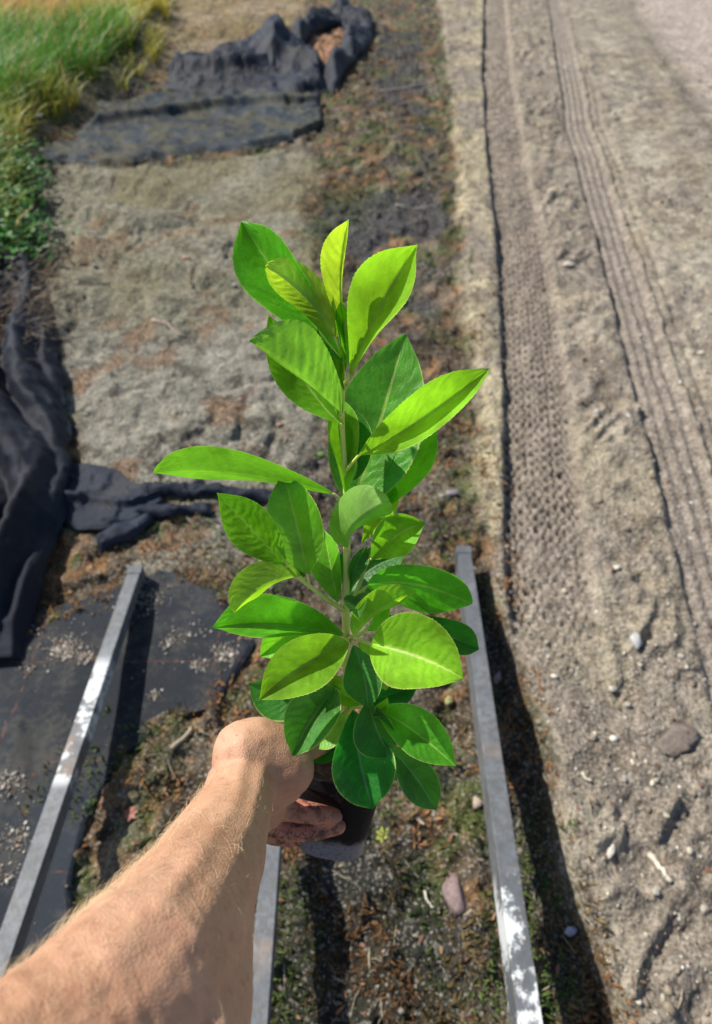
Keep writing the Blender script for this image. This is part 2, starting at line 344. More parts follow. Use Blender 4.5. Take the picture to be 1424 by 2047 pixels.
def ground_fn(x, y, want_col=False):
    x = np.asarray(x, dtype=np.float64); y = np.asarray(y, dtype=np.float64)
    wx = x + .10 * (fbm(x, y, .22, 3, 11) - .5); wy = y + .14 * (fbm(x, y, .25, 3, 21) - .5)
    be, _ = line_sd(wx, wy, bed_edge[::-1])           # walking away from the camera, + = right = the path
    path = sst(-.03, .03, be)
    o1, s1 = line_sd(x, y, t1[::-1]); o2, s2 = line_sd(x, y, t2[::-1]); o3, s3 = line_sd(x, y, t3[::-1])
    f1 = sst(.72, 1.15, y + .15 * (fbm(x, y, .3, 2, 5) - .5)); f2 = np.ones_like(y)
    near = np.exp(-np.maximum(0, np.hypot(x, y) - 14) / 6)
    n = fbm(x, y, .5, 4, 1) - .5; nf = fbm(x, y, .07, 4, 2, .6) - .5
    lump = ridge(x, y, .16, 4, 7)
    h = n * .05
    # path: clods, cracked crust
    clod = sst(.35, .75, fbm(x, y, .09, 4, 31)); terr = sst(.48, .54, fbm(x, y, .2, 4, 41))
    rough = .55 + .9 * sst(.3, .7, fbm(x, y, .8, 2, 51))
    ca, sa = math.cos(.8), math.sin(.8); xr, yr = x * ca + y * sa, -x * sa + y * ca
    streak = ridge(xr / 2.6, yr, .045, 3, 61)
    mid = sst(.0, .06, o1 - .125) * sst(.0, .06, -o2 - .09)           # the strip between the two tracks
    hp = (clod - .5) * .011 * rough + terr * .007 + nf * .020 + mid * (streak - .6) * .045 * sst(.35, .6, fbm(x, y, .35, 2, 109)) + (sst(.55, .75, ridge(x, y, .11, 3, 105)) * sst(.45, .6, fbm(x, y, .4, 2, 106))) * -.012 - .016 * sst(.90, .96, ridge(x, y, .21, 3, 112)) * sst(.42, .6, fbm(x, y, .5, 2, 113))
    # bed: moss cushions and litter
    cush = sst(.45, .7, fbm(x, y, .06, 4, 71)); hb = cush * .022 + nf * .035 - .012
    sL = sst(.06, -.06, np.minimum(poly_sd(wx, wy, sandL), poly_sd(wx, wy, sandL2))); sT = sst(.1, -.1, poly_sd(wx, wy, sandT))
    wave = np.sin((wx * .5 + wy * 1.0) * 15 + 2 * fbm(x, y, .8, 2, 81)) * .034 * sst(.42, .6, fbm(x, y, .9, 2, 82)) * sst(2.0, 3.0, y)
    hs = nf * .024 + (terr - .5) * .012 + wave - .02 * sst(.66, .78, ridge(x, y, .12, 3, 107)) * sst(.5, .65, fbm(x, y, .5, 2, 108))
    hb = hb * (1 - np.maximum(sL, sT)) + hs * np.maximum(sL, sT)
    dk = np.maximum(sst(.05, -.05, poly_sd(wx, wy, darkA)), np.maximum(sst(.06, -.06, poly_sd(wx, wy, darkB)), sst(.05, -.05, poly_sd(wx, wy, shadeC))))
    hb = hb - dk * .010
    h = h + hb * (1 - path) + (hp + .012) * path
    pm = sst(.05, -.03, poly_sd(x + .9 * (wx - x), y + .3 * (wy - y), palM)); h = h + pm * (.002 + .026 * lump * sst(.3, .6, fbm(x, y, .25, 3, 103)))
    # tyre track 1: lug pits, sharp left wall
    e1w = .016 * (fbm(x, y, .09, 3, 114) - .5); in1 = sst(-.136, -.112, o1 + e1w) * sst(.14, .10, o1 + e1w) * f1
    lug = np.maximum(0, np.sin(2 * np.pi * ((s1 + .03 * fbm(x, y, .15, 2, 94)) / .052 + .5 * np.sign(np.sin(2 * np.pi * o1 / .09)) * .5)) * np.cos(2 * np.pi * o1 / .045))
    lug = (lug * (.4 + 1.2 * fbm(x, y, .05, 2, 92)) + .25 * (fbm(x, y, .03, 3, 93) - .5)) * sst(1.0, .45, fbm(x, y, .3, 2, 91))
    floor1 = -.013 + .008 * nf - lug * .036 + .004 * np.cos(o1 * 24)
    h = h * (1 - in1) + (n * .05 + floor1) * in1
    crack = np.exp(-((o1 + .126 + .012 * (fbm(x, y, .12, 3, 95) - .5)) / .0045) ** 2) * f1 * sst(.42, .62, fbm(x, y, .22, 3, 96)); h = h - crack * .015
    # tyre track 2: long ribs
    in2 = sst(-.098, -.074, o2 + e1w) * sst(.105, .072, o2 + e1w); brk = np.exp(-((s2 - float(np.hypot(*(np.array(t2[-1]) - np.array(t2[4]))))) / .03) ** 2)
    rib = np.sign(np.cos(2 * np.pi * (o2 + .3 * e1w) / .045)) * np.abs(np.cos(2 * np.pi * (o2 + .3 * e1w) / .045)) ** .5 * .0042 * (.6 + .8 * fbm(x, y, .1, 2, 115)) * (1 - sst(.6, .75, fbm(x, y, .3, 2, 101))); dots = np.maximum(0, np.sin(2 * np.pi * s2 / .05)) * np.exp(-((np.abs(o2) - .045) / .01) ** 2) * .003
    h = h * (1 - in2) + (n * .05 - .014 + rib - dots + nf * .006) * in2
    in2b = sst(.10, .12, o2) * sst(.20, .17, o2); h = h - in2b * .012 + in2b * np.cos(2 * np.pi * o2 / .05) * .003
    h = h - sst(-.01, .03, o3) * .025 * (1 + .2 * n) * sst(.8, .1, o3 - .2)
    gr = sst(.1, -.25, poly_sd(wx, wy, grassP)); h = h + gr * .10 + dk * (1 - path) * .010 * (facet(x, y, .2, 116) - .3)
    dt = sst(.03, -.03, poly_sd(wx, wy, rail_shade)); h = h - dt * .035  # dip added to fill out the right rail's shadow
    f6 = sst(-.01, -.05, poly_sd(wx * .5 + x * .5, wy * .5 + y * .5, fab6)); h = h * (1 - f6) + (n * .05 - .022) * f6
    h = h * near
    if not want_col: return h
    cmix = lambda a, b_, f: a * (1 - f[..., None]) + np.array(b_) * f[..., None]
    one = np.ones(x.shape + (3,))
    a1 = fbm(x, y, .3, 4, 111); a2 = fbm(x, y, .08, 4, 121, .65); a3 = fbm(x, y, .9, 3, 131)
    # bed litter: dark earth, rust moss, green moss, grey grit
    cb = one * np.array((.072, .052, .030))
    cb = cmix(cb, (.22, .12, .05), sst(.5, .66, a2)); cb = cmix(cb, (.075, .10, .028), sst(.52, .66, fbm(x, y, .12, 3, 141)) * .85)
    cb = cmix(cb, (.19, .165, .125), sst(.55, .68, fbm(x, y, .13, 4, 151)) * .6); cb = cmix(cb, (.035, .033, .032), sst(.58, .7, fbm(x, y, .2, 4, 161)) * .8)
    cs = one * np.array((.225, .215, .17)); cs = cmix(cs, (.17, .165, .10), sst(.45, .7, a3) * .7); cs = cmix(cs, (.30, .285, .235), sst(.5, .7, a1) * .7)
    cs = cmix(cs, (.055, .048, .035), sst(.60, .68, a2) * .8); cs = cmix(cs, (.20, .11, .055), sst(.60, .72, fbm(x, y, .16, 4, 171)) * .7)
    olive = sst(2.3, 3.0, y); cs = cmix(cs, (.165, .15, .075), olive * (.35 + .5 * sst(.4, .6, fbm(x, y, .6, 3, 131))))
    c = cmix2(cb, cs, sL); c = cmix2(c, cs * np.array((1.35, 1.12, .98)), sT)
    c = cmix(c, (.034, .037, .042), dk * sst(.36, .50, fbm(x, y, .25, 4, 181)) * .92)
    dB = sst(.08, -.08, poly_sd(wx, wy, shadeC)); c = cmix(c, (.024, .026, .018), dB * .88)  # paints the shade under the pot
    c = cmix(c, (.40, .20, .11), sst(.08, -.05, poly_sd(wx, wy, orange)) * .8)
    cp = one * np.array((.25, .213, .168)); cp = cmix(cp, (.315, .275, .21), sst(.45, .65, fbm(x, y, .22, 4, 191))); cp = cmix(cp, (.19, .148, .105), sst(.6, .72, a2) * .7)
    cp = cmix(cp, (.29, .245, .155), sst(.52, .68, a1) * .4)
    pal = sst(.25, 0, np.abs(o2 - .38)) * sst(.40, .6, fbm(x, y, .12, 4, 201)); cp = cmix(cp, (.46, .415, .32), pal * .65)
    cp = cmix(cp, (.44, .37, .32), sst(0, .35, o3 + .12 * (a1 - .5)) * .85)  # pale smooth soil, with the far-right glare put into its colour
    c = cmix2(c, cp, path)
    c = cmix(c, (.40, .345, .215), pm * (.1 + .75 * sst(.38, .62, a1)) * sst(.3, .5, fbm(x, y, .1, 3, 104)))
    c = cmix(c, (.25, .21, .17), in1 * .85); c = cmix(c, (.265, .225, .185), in2 * .9); c = cmix(c, (.05, .035, .025), np.clip(crack, 0, 1) * .5)  # last mix paints the rut wall's shadow line along the crack
    c = cmix(c, (.055, .065, .02), gr * .9); c = cmix(c, (.045, .04, .03), dt * .85)  # second mix paints the shadow beside the right rail
    c = cmix(c, (.06, .055, .05), f6 * .8)
    return h, c
def cmix2(a, b_, f): return a * (1 - f[..., None]) + b_ * f[..., None]
def axis_pts(lo, hi, core_lo, core_hi, step, grow):
    c = list(np.arange(core_lo, core_hi, step)); s = step; x = c[-1]
    while x < hi: s *= grow; x += s; c.append(x)
    s = step; x = c[0]; l = []
    while x > lo: s *= grow; x -= s; l.append(x)
    return np.array(l[::-1] + c)
xs = axis_pts(-90, 90, -1.75, 1.85, .0075, 1.05)
ys = [0.0]; 
while ys[-1] < 12: ys.append(ys[-1] + .0060 * (1 + (ys[-1] / 2.5) ** 1.35))
s_ = ys[-1] - ys[-2]
while ys[-1] < 120: s_ *= 1.1; ys.append(ys[-1] + s_)
s_ = .0075; neg = [0.0]
while neg[-1] > -60: s_ *= 1.12; neg.append(neg[-1] - s_)
ys = np.array(neg[:0:-1] + ys)
X, Y = np.meshgrid(xs, ys); Hh, Cc = ground_fn(X, Y, True)
V = np.stack([X, Y, Hh], -1).reshape(-1, 3)
M_ground = mat_ground()
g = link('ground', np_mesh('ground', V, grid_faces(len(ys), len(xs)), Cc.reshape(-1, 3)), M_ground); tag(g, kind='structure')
print('ground verts', len(V))

# ------------------------------------------------------------------ loose grit, litter, moss
ICO = bmesh.new(); bmesh.ops.create_icosphere(ICO, subdivisions=1, radius=1)
IV = np.array([v.co[:] for v in ICO.verts]); IF = np.array([[v.index for v in f.verts] for f in ICO.faces]); ICO.free()
def rot_z(a): c, s = np.cos(a), np.sin(a); z = np.zeros_like(a); o = np.ones_like(a); return np.stack([np.stack([c, -s, z], -1), np.stack([s, c, z], -1), np.stack([z, z, o], -1)], -2)
def pebbles(name, x, y, r, colr, label, sink=.3, z=None):
    n = len(x); z = ground_fn(x, y) if z is None else z
    sc = np.stack([r * rng.uniform(.7, 1.4, n), r * rng.uniform(.6, 1.1, n), r * rng.uniform(.35, .8, n)], -1)
    v = IV[None] * (1 + rng.uniform(-.28, .28, (n, 12, 1))); v = v * sc[:, None, :]
    v = np.einsum('nij,nkj->nki', rot_z(rng.uniform(0, 6.28, n)), v)
    v[..., 2] += (z + sc[:, 2] * (1 - sink * 2))[:, None]; v[..., 0] += x[:, None]; v[..., 1] += y[:, None]
    F = (IF[None] + (np.arange(n) * 12)[:, None, None]).reshape(-1, 3)
    o = link(name, np_mesh(name, v.reshape(-1, 3), F, np.repeat(colr, 12, 0)), M_grit, smooth=False); tag(o, kind='stuff'); return o
M_grit = mat_attr('grit_stone', .75, 160); M_litter = mat_attr('dry_litter', .8, 200, .2, .15); M_grass = mat_attr('grass_blade', .5, 40, .4, .35)
def scatter_view(n, ylo=.1, yhi=9.5, power=1.7, xw=.62):
    """random points over the visible wedge, denser near the camera"""
    yy = ylo + (yhi - ylo) * rng.random(n) ** power; xx = (rng.random(n) * 2 - 1) * (xw * np.hypot(yy, 1.6) + .1); return xx, yy
def be_of(x, y): return line_sd(x, y, bed_edge[::-1])[0]
pal_p = np.array([(.42, .37, .29), (.55, .50, .41), (.30, .24, .18), (.70, .66, .58), (.22, .17, .13), (.45, .33, .25), (.36, .34, .30)])
x, y = scatter_view(26000); be = be_of(x, y); k = (be > 0.0) & (rng.random(len(x)) < .35 + .9 * (fbm(x, y, .3, 3, 301) > .55)); x, y = x[k], y[k]
r = rng.lognormal(-6.1, .5, len(x)) * (1 + .12 * y)
pebbles('path_grit', x, y, np.clip(r, .0008, .009), pal_p[rng.choice(7, len(x), p=[.26, .2, .14, .15, .07, .08, .1])] * rng.uniform(.75, 1.15, (len(x), 1)), '')
x, y = scatter_view(5200, .1, 7, 1.5); be = be_of(x, y); o1_, _ = line_sd(x, y, t1[::-1]); o2_, _ = line_sd(x, y, t2[::-1])
k = (be > 0.02) & (np.abs(o1_) > .13) & (np.abs(o2_) > .10) & (fbm(x, y, .35, 3, 321) > .47); x, y = x[k], y[k]
pebbles('soil_crumbs', x, y, np.clip(rng.lognormal(-5.25, .45, len(x)), .002, .015), np.array([[.25, .205, .15]]) * rng.uniform(.75, 1.2, (len(x), 1)), '', .35)
pal_b = np.array([(.20, .17, .13), (.33, .30, .25), (.12, .09, .06), (.42, .38, .33), (.22, .12, .07), (.10, .10, .06)])
x, y = scatter_view(26000); be = be_of(x, y); sdL = poly_sd(x, y, sandL); f6d = poly_sd(x, y, fab6); gd = poly_sd(x, y, grassP)
k = (be < 0.02) & (sdL > -.02) & (f6d > .0) & (gd > 0) & (rng.random(len(x)) < .10 + .6 * (fbm(x, y, .22, 3, 311) > .52)); x, y = x[k], y[k]
r = np.clip(rng.lognormal(-6.0, .45, len(x)) * (1 + .12 * y), .001, .011)
pebbles('bed_gravel', x, y, r, pal_b[rng.choice(6, len(x), p=[.3, .2, .2, .06, .14, .1])] * rng.uniform(.45, 1.0, (len(x), 1)), '')
x, y = scatter_view(15000, 1.0, 6, 1.5); k = (poly_sd(x, y, sandL) < .05); x, y = x[k], y[k]
pal_s = np.array([(.30, .28, .22), (.40, .37, .31), (.20, .18, .14), (.5, .47, .42), (.25, .16, .1)])
pebbles('sand_gravel', x, y, np.clip(rng.lognormal(-6.4, .4, len(x)) * (1 + .12 * y), .001, .007), pal_s[rng.choice(5, len(x), p=[.4, .25, .2, .05, .1])] * rng.uniform(.75, 1.15, (len(x), 1)), '')

def flakes(name, x, y, z, ln, wd, colr, mat, lift=.6, bend=.5):
    """small bent strips: two quads each"""
    n = len(x); a = rng.uniform(0, 6.28, n); el = rng.uniform(-.1, lift, n)
    d = np.stack([np.cos(a) * np.cos(el), np.sin(a) * np.cos(el), np.sin(el)], -1); s = np.stack([-np.sin(a), np.cos(a), rng.uniform(-.8, .8, n)], -1)
    s /= np.linalg.norm(s, axis=1, keepdims=True); up = np.cross(d, s); p0 = np.stack([x, y, z], -1); L = ln[:, None]; W = wd[:, None]
    m = p0 + d * L * .5 + up * L * rng.uniform(-bend, bend, (n, 1)) * .35; e = p0 + d * L * .95
    v = np.stack([p0 - s * W * .35, p0 + s * W * .35, m + s * W * .5, m - s * W * .5, e + s * W * .12, e - s * W * .12], 1)
    b0 = (np.arange(n) * 6)[:, None]; F = np.concatenate([b0 + np.array([[0, 1, 2, 3]]), b0 + np.array([[3, 2, 4, 5]])], 0)
    o = link(name, np_mesh(name, v.reshape(-1, 3), F, np.repeat(colr, 6, 0)), mat, smooth=False); tag(o, kind='stuff'); return o
# moss and litter tufts in the bed
x, y = scatter_view(150000, .1, 8.0, 1.6); be = be_of(x, y)
dens = fbm(x, y, .13, 4, 401); k = (be < .04 + .05 * (fbm(x, y, .2, 2, 402) - .5)) & (dens > .46) & (poly_sd(x, y, sandL) > -.03) & (poly_sd(x, y, fab6) > -.13 * (fbm(x, y, .17, 3, 403) > .52) - .02) & (poly_sd(x, y, grassP) > 0) & (poly_sd(x, y, darkA) > -.02) & (rng.random(len(x)) < .9)
x, y = x[k], y[k]; n = len(x); hue = fbm(x, y, .16, 3, 411)
c = np.where(hue[:, None] > .56, np.array([[.30, .155, .065]]), np.where(hue[:, None] > .46, np.array([[.17, .125, .05]]), np.array([[.085, .125, .03]]))) * rng.uniform(.55, 1.35, (n, 1))
pot_shade = sst(.05, -.05, poly_sd(x, y, shadeC))[:, None]; c = c * (1 - .55 * pot_shade)  # tufts under the pot coloured darker to stand for shade
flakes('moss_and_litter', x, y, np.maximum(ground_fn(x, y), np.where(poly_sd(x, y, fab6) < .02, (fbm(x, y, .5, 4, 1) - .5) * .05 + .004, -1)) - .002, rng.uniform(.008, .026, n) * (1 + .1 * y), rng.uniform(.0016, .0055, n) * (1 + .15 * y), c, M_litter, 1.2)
x, y = scatter_view(4200, .1, 8.0, 1.6); be = be_of(x, y); k = ((be < .05) | (rng.random(len(x)) < .12)) & (poly_sd(x, y, fab6) > -.02) & ((poly_sd(x, y, sandL) > 0) | (rng.random(len(x)) < .25)); x, y = x[k], y[k]; n = len(x)
pc = np.array([(.24, .12, .06), (.30, .20, .12), (.14, .08, .04), (.34, .29, .22), (.28, .15, .10)])
flakes('leaf_crumbs', x, y, ground_fn(x, y) + .002, rng.uniform(.008, .026, n) * (1 + .05 * y), rng.uniform(.003, .008, n), pc[rng.integers(0, 5, n)] * rng.uniform(.6, 1.1, (n, 1)), M_litter, .4, 1.0)
x, y = scatter_view(900, .1, 6.0, 1.5); k = poly_sd(x, y, grassP) > 0; x, y = x[k], y[k]; n = len(x)
flakes('dry_straw', x, y, ground_fn(x, y) + .003, rng.uniform(.015, .055, n), rng.uniform(.0012, .0028, n), np.array([[.50, .43, .30]]) * rng.uniform(.5, 1.2, (n, 1)), M_litter, .15, .8)
# rusty litter drifts on the pale sand
x, y = scatter_view(40000, 1.0, 6, 1.3); k = (poly_sd(x, y, sandL) < 0) & (fbm(x, y, .16, 4, 171) > .60); x, y = x[k], y[k]; n = len(x)
flakes('rusty_litter', x, y, ground_fn(x, y), rng.uniform(.008, .02, n), rng.uniform(.002, .005, n), np.array([[.25, .14, .07]]) * rng.uniform(.5, 1.3, (n, 1)), M_litter, .7)

# grass
def blades(name, x, y, ln, wd, colr, spread=.8, lean=(0, 0)):
    n = len(x); z = ground_fn(x, y); a = rng.uniform(0, 6.28, n); out = rng.uniform(.15, spread, n)
    d = np.stack([np.cos(a) * out + lean[0], np.sin(a) * out + lean[1]], -1); sx = np.stack([-np.sin(a), np.cos(a), np.zeros(n)], -1)
    rows = []
    for i, t in enumerate((0, .35, .7, 1.0)):
        p = np.stack([x + d[:, 0] * ln * t * t, y + d[:, 1] * ln * t * t, z - .01 + ln * (t - .42 * t * t * (out ** .5))], -1); wv = (wd * (1, .9, .55, .06)[i])[:, None]
        rows += [p - sx * wv, p + sx * wv]
    v = np.stack(rows, 1); b0 = (np.arange(n) * 8)[:, None]
    F = np.concatenate([b0 + np.array([[2 * i, 2 * i + 1, 2 * i + 3, 2 * i + 2]]) for i in range(3)], 0)
    tip = np.array([.6, .6, .8, .8, 1, 1, 1.15, 1.15])[None, :, None]
    o = link(name, np_mesh(name, v.reshape(-1, 3), F, (colr[:, None, :] * tip).reshape(-1, 3)), M_grass); tag(o, kind='stuff'); return o
n = 110000; x = rng.uniform(-5.6, -1.2, n); y = rng.uniform(1.6, 12, n)
sdg = poly_sd(x, y, grassP); cl = fbm(x, y, .28, 3, 501); k = (sdg < -.02) & (cl > .36 + .1 * (sdg > -.25)); x, y, sdg, cl = x[k], y[k], sdg[k], cl[k]; n = len(x)
yel = np.clip(sst(.3, -.1, -sdg - .12) * .8 + sst(6.0, 9.0, y) + .5 * (fbm(x, y, .5, 3, 511) - .5), 0, 1)[:, None]
gc = np.array([[.10, .34, .03]]) * (1 - yel) + np.array([[.55, .50, .07]]) * yel
dry_glow = (rng.random((n, 1)) < .12) | (sst(6.6, 8.6, y) * (x < -2.4) > rng.random(n))[:, None]; gc = np.where(dry_glow, np.array([[.75, .48, .18]]), gc)  # scattered dry blades, plus the corner's orange lens glow painted on
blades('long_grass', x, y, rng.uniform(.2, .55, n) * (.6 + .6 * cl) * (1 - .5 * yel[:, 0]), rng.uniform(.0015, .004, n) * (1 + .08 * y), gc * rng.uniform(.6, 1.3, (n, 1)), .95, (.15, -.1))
# yellow-green moss patches in the bed
pts = [(690, 400, .18), (640, 470, .10), (860, 240, .08), (1385, 1290, .0)]
xx, yy = [], []
for (a, b_, rr) in pts:
    q = G(a, b_); m_ = int(2500 * rr * 6); xx.append(q.x + rng.normal(0, rr * .6 + .01, m_)); yy.append(q.y + rng.normal(0, rr + .01, m_))
x = np.concatenate(xx); y = np.concatenate(yy); n = len(x)
blades('low_weeds', x, y, rng.uniform(.012, .035, n), rng.uniform(.001, .003, n), np.array([[.13, .17, .035]]) * rng.uniform(.6, 1.3, (n, 1)), 1.2)

q = [G(a, b_) for a, b_ in ((5, 350), (20, 400), (-5, 450), (15, 500), (-30, 400), (-40, 520), (10, 540))]; x = np.concatenate([p_.x + rng.normal(0, .10, 700) for p_ in q]); y = np.concatenate([p_.y + rng.normal(0, .13, 700) for p_ in q]); n = len(x)
flakes('leafy_weeds', x, y, ground_fn(x, y) + rng.uniform(.0, .18, n), rng.uniform(.02, .05, n), rng.uniform(.012, .028, n), np.array([[.07, .22, .04]]) * rng.uniform(.5, 1.6, (n, 1)), M_grass, .9)
q = G(-10, 660); x = q.x + rng.normal(0, .12, 900); y = q.y + rng.normal(0, .2, 900)
blades('dry_grass_tuft', x, y, rng.uniform(.08, .28, 900), rng.uniform(.0012, .0025, 900), np.array([[.30, .22, .14]]) * rng.uniform(.5, 1.3, (900, 1)), 1.1, (.3, -.1))

# ------------------------------------------------------------------ landscape fabric sheets
def resample(pts, n):
    pts = np.array(pts, float); d = np.r_[0, np.cumsum(np.hypot(*np.diff(pts, axis=0).T))]; q = np.linspace(0, d[-1], n)
    return np.stack([np.interp(q, d, pts[:, 0]), np.interp(q, d, pts[:, 1])], -1)
def sheet(name, A, B, ns, nt_, fn, mat, label, drop=True, cat='fabric sheet', buried=False):
    """loft between two outlines given on the ground; fn(s,t,x,y) -> height above the ground"""
    a = resample(GP(A), ns); b_ = resample(GP(B), ns); t = np.linspace(0, 1, nt_)[None, :, None]
    XY = a[:, None] * (1 - t) + b_[:, None] * t; x, y = XY[..., 0], XY[..., 1]
    s, tt = np.meshgrid(np.linspace(0, 1, ns), np.linspace(0, 1, nt_), indexing='ij')
    # ragged rim
    x = x + .03 * (fbm(x, y, .12, 3, 601) - .5); y = y + .05 * (fbm(x, y, .12, 3, 611) - .5)
    z = ground_fn(x, y); z = z * .5 + .5 * np.maximum(z, fbm(x, y, .5, 2, 1) * .03) + .005 + fn(s, tt, x, y)
    if buried: z = (fbm(x, y, .5, 4, 1) - .5) * .05 - .006 + fn(s, tt, x, y)
    if drop:
        e = np.minimum(np.minimum(s, 1 - s) * ns, np.minimum(tt, 1 - tt) * nt_); z = z - .008 * (e < 1.5)
    V = np.stack([x, y, z], -1).reshape(-1, 3); uv = np.stack([s, tt], -1).reshape(-1, 2)
    o = link(name, np_mesh(name, V, grid_faces(ns, nt_), None, uv), mat)
    so_ = o.modifiers.new('thickness', 'SOLIDIFY'); so_.thickness = .0015
    tag(o, label, cat); return o
BLUE = (.0065, .0095, .017)
M_fabD = mat_fabric('woven_fabric_dusty', (.014, .021, .028), (.12, .105, .050), .58)
M_fabB = mat_fabric('woven_fabric_dark', BLUE, (.10, .09, .085), .15)
M_fabS = mat_fabric('woven_fabric_striped', (.011, .015, .021), (.12, .11, .085), .36, True)
M_fabM = mat_fabric('woven_fabric_grey', (.011, .015, .024), (.11, .095, .07), .25)
def f_band(s, t, x, y):
    g_ = lambda c_, w_: np.exp(-((t - c_) / w_) ** 2)
    return sst(0, .05, s) * sst(0, .08, t) * sst(1.0, .93, t) * (.010 * fbm(x, y, .3, 3, 621) + .07 * g_(.33 + .05 * np.sin(s * 6), .035) * sst(.1, .3, s) + .04 * g_(.08 + .05 * np.sin(s * 9), .04) * sst(.3, .5, s) + .05 * facet(x, y * .6, .25, 625) * sst(.65, .95, s) + .035 * g_(.97, .05) * fbm(x, y, .3, 2, 626) * 1.6) - .008 * sst(.9, 1, t) - .05 * sst(.4, .0, s) * sst(.42, .56, fbm(x, y, .25, 3, 627)) - .03 * sst(.9, 1, s) * fbm(x, y, .1, 2, 628)
sheet('fabric_sheet', [(90, 262), (200, 205), (350, 186), (500, 182), (640, 205)], [(40, 325), (200, 332), (350, 316), (500, 300), (590, 285), (645, 250)], 150, 60, f_band, M_fabD, 'dusty olive-grey woven fabric lying flat below the crumpled black heap')
def f_heap(s, t, x, y):
    wx = x + .12 * fbm(x, y, .3, 2, 633); f = facet(wx * 1.0 + y * .25, y * .55, .30, 631) * .10 + facet(x, y * .8, .11, 636) * .05
    roll = .07 * np.exp(-((t - .5 - .12 * np.sin(s * 6)) / .10) ** 2)
    pk = np.clip(1.25 - np.abs(s - .60) / .17 - np.abs(t - .10) / .40, 0, .75) * .20 * (1 - .5 * sst(.6, .7, s))
    return (.01 + f * (1 - .5 * t) + roll) * sst(0, .08, s) * sst(1, .92, s) * sst(1.0, .85, t) + pk
sheet('fabric_sheet', [(335, 128), (420, 122), (500, 105), (560, 92), (610, 110), (650, 128)], [(335, 178), (430, 190), (520, 194), (590, 200), (660, 185)], 180, 70, f_heap, M_fabM, 'crumpled black fabric heap with a raised flap before the tan sand')
def f_ring(s, t, x, y):
    f = facet(x + .1 * fbm(x, y, .3, 2, 643), y * .6, .17, 641) * .16 + facet(x, y, .08, 646) * .04; return .01 + f * np.sin(np.pi * np.clip(t, 0, 1)) ** .5 * sst(0, .06, s) * sst(1, .94, s)
sheet('fabric_sheet', [(575, 92), (595, 60), (650, 35), (690, 15), (745, 45), (745, 85), (705, 135), (665, 190)], [(605, 100), (625, 75), (660, 58), (685, 52), (690, 70), (680, 100), (665, 125), (640, 165)], 160, 34, f_ring, M_fabM, 'torn black fabric strip curling around the rusty soil at the top')
def f_left(s, t, x, y):
    tw = t + .10 * np.sin(s * 5.5) + .06 * np.sin(s * 13 + 2 * t); u = tw * 4.6 + 1.1 * fbm(x * 1.2, y * .5, .45, 2, 651); f = .5 + .5 * np.cos(2 * np.pi * u)
    u2 = tw * 11 + 1.5 * s + 1.5 * fbm(x, y * .5, .3, 2, 653); f2 = np.abs(((u2) % 1) - .5) * 2
    return (.01 + .085 * f ** .55 * sst(1.02, .80, t) + .028 * f2 * fbm(x, y, .3, 2, 654) + .02 * facet(x, y * .5, .12, 655)) * sst(0, .12, s) * sst(1.0, .9, s) + .035 * sst(1, .94, t) * sst(0, .1, s)
sheet('fabric_sheet', [(-330, 520), (-330, 700), (-340, 900), (-350, 1100), (-350, 1400)], [(75, 500), (95, 600), (100, 650), (128, 740), (145, 850), (148, 940), (140, 1040), (100, 1160), (50, 1320)], 200, 110, f_left, M_fabB, 'bunched blue-black fabric with long folds down the left side')
def f_tri(s, t, x, y): return .001 + .008 * ridge(x, y, .2, 2, 661) + .018 * np.exp(-((t - .6) / .05) ** 2)
sheet('fabric_sheet', [(120, 925), (215, 938), (290, 972), (320, 985)], [(120, 1050), (200, 1060), (265, 1052), (320, 1010)], 80, 50, f_tri, M_fabM, 'flat blue-grey fabric tongue right of the bunched black fabric')
def f_strip(s, t, x, y): return .002 + .014 * facet(x, y, .06, 673) + .016 * np.sin(np.pi * t) ** .8 * (.5 + .6 * fbm(x, y, .15, 3, 671)) * sst(1, .9, s)
sheet('fabric_sheet', [(285, 968), (360, 972), (440, 975), (560, 985)], [(285, 1002), (360, 1004), (440, 1000), (560, 1008)], 70, 16, f_strip, M_fabB, 'rolled dark fabric edge running right from the blue-grey tongue')
sheet('fabric_sheet', [(270, 1018), (350, 1018), (430, 1020)], [(270, 1036), (350, 1040), (430, 1036)], 50, 12, f_strip, M_fabB, 'thin black fabric strip lowest of the two rolled strips')
sheet('fabric_sheet', [(195, 1075), (250, 1055), (300, 1030)], [(205, 1110), (260, 1090), (312, 1045)], 40, 14, f_strip, M_fabM, 'small dark fabric flap on the sand above the left rail')
def f_flat(s, t, x, y): return .006 + .006 * fbm(x, y, .3, 3, 681) + .014 * sst(.8, 1.0, ridge(x, y, .5, 2, 685))
sheet('fabric_sheet', [(-330, 1330), (-330, 1600), (-330, 2150)], [(150, 1225), (330, 1130), (430, 1180), (510, 1290), (440, 1410), (330, 1450), (250, 1520), (175, 1650), (150, 1780), (140, 1900), (100, 2150)], 220, 120, f_flat, M_fabS, 'flat black weed fabric with thin orange grid lines under the left rail', buried=True)
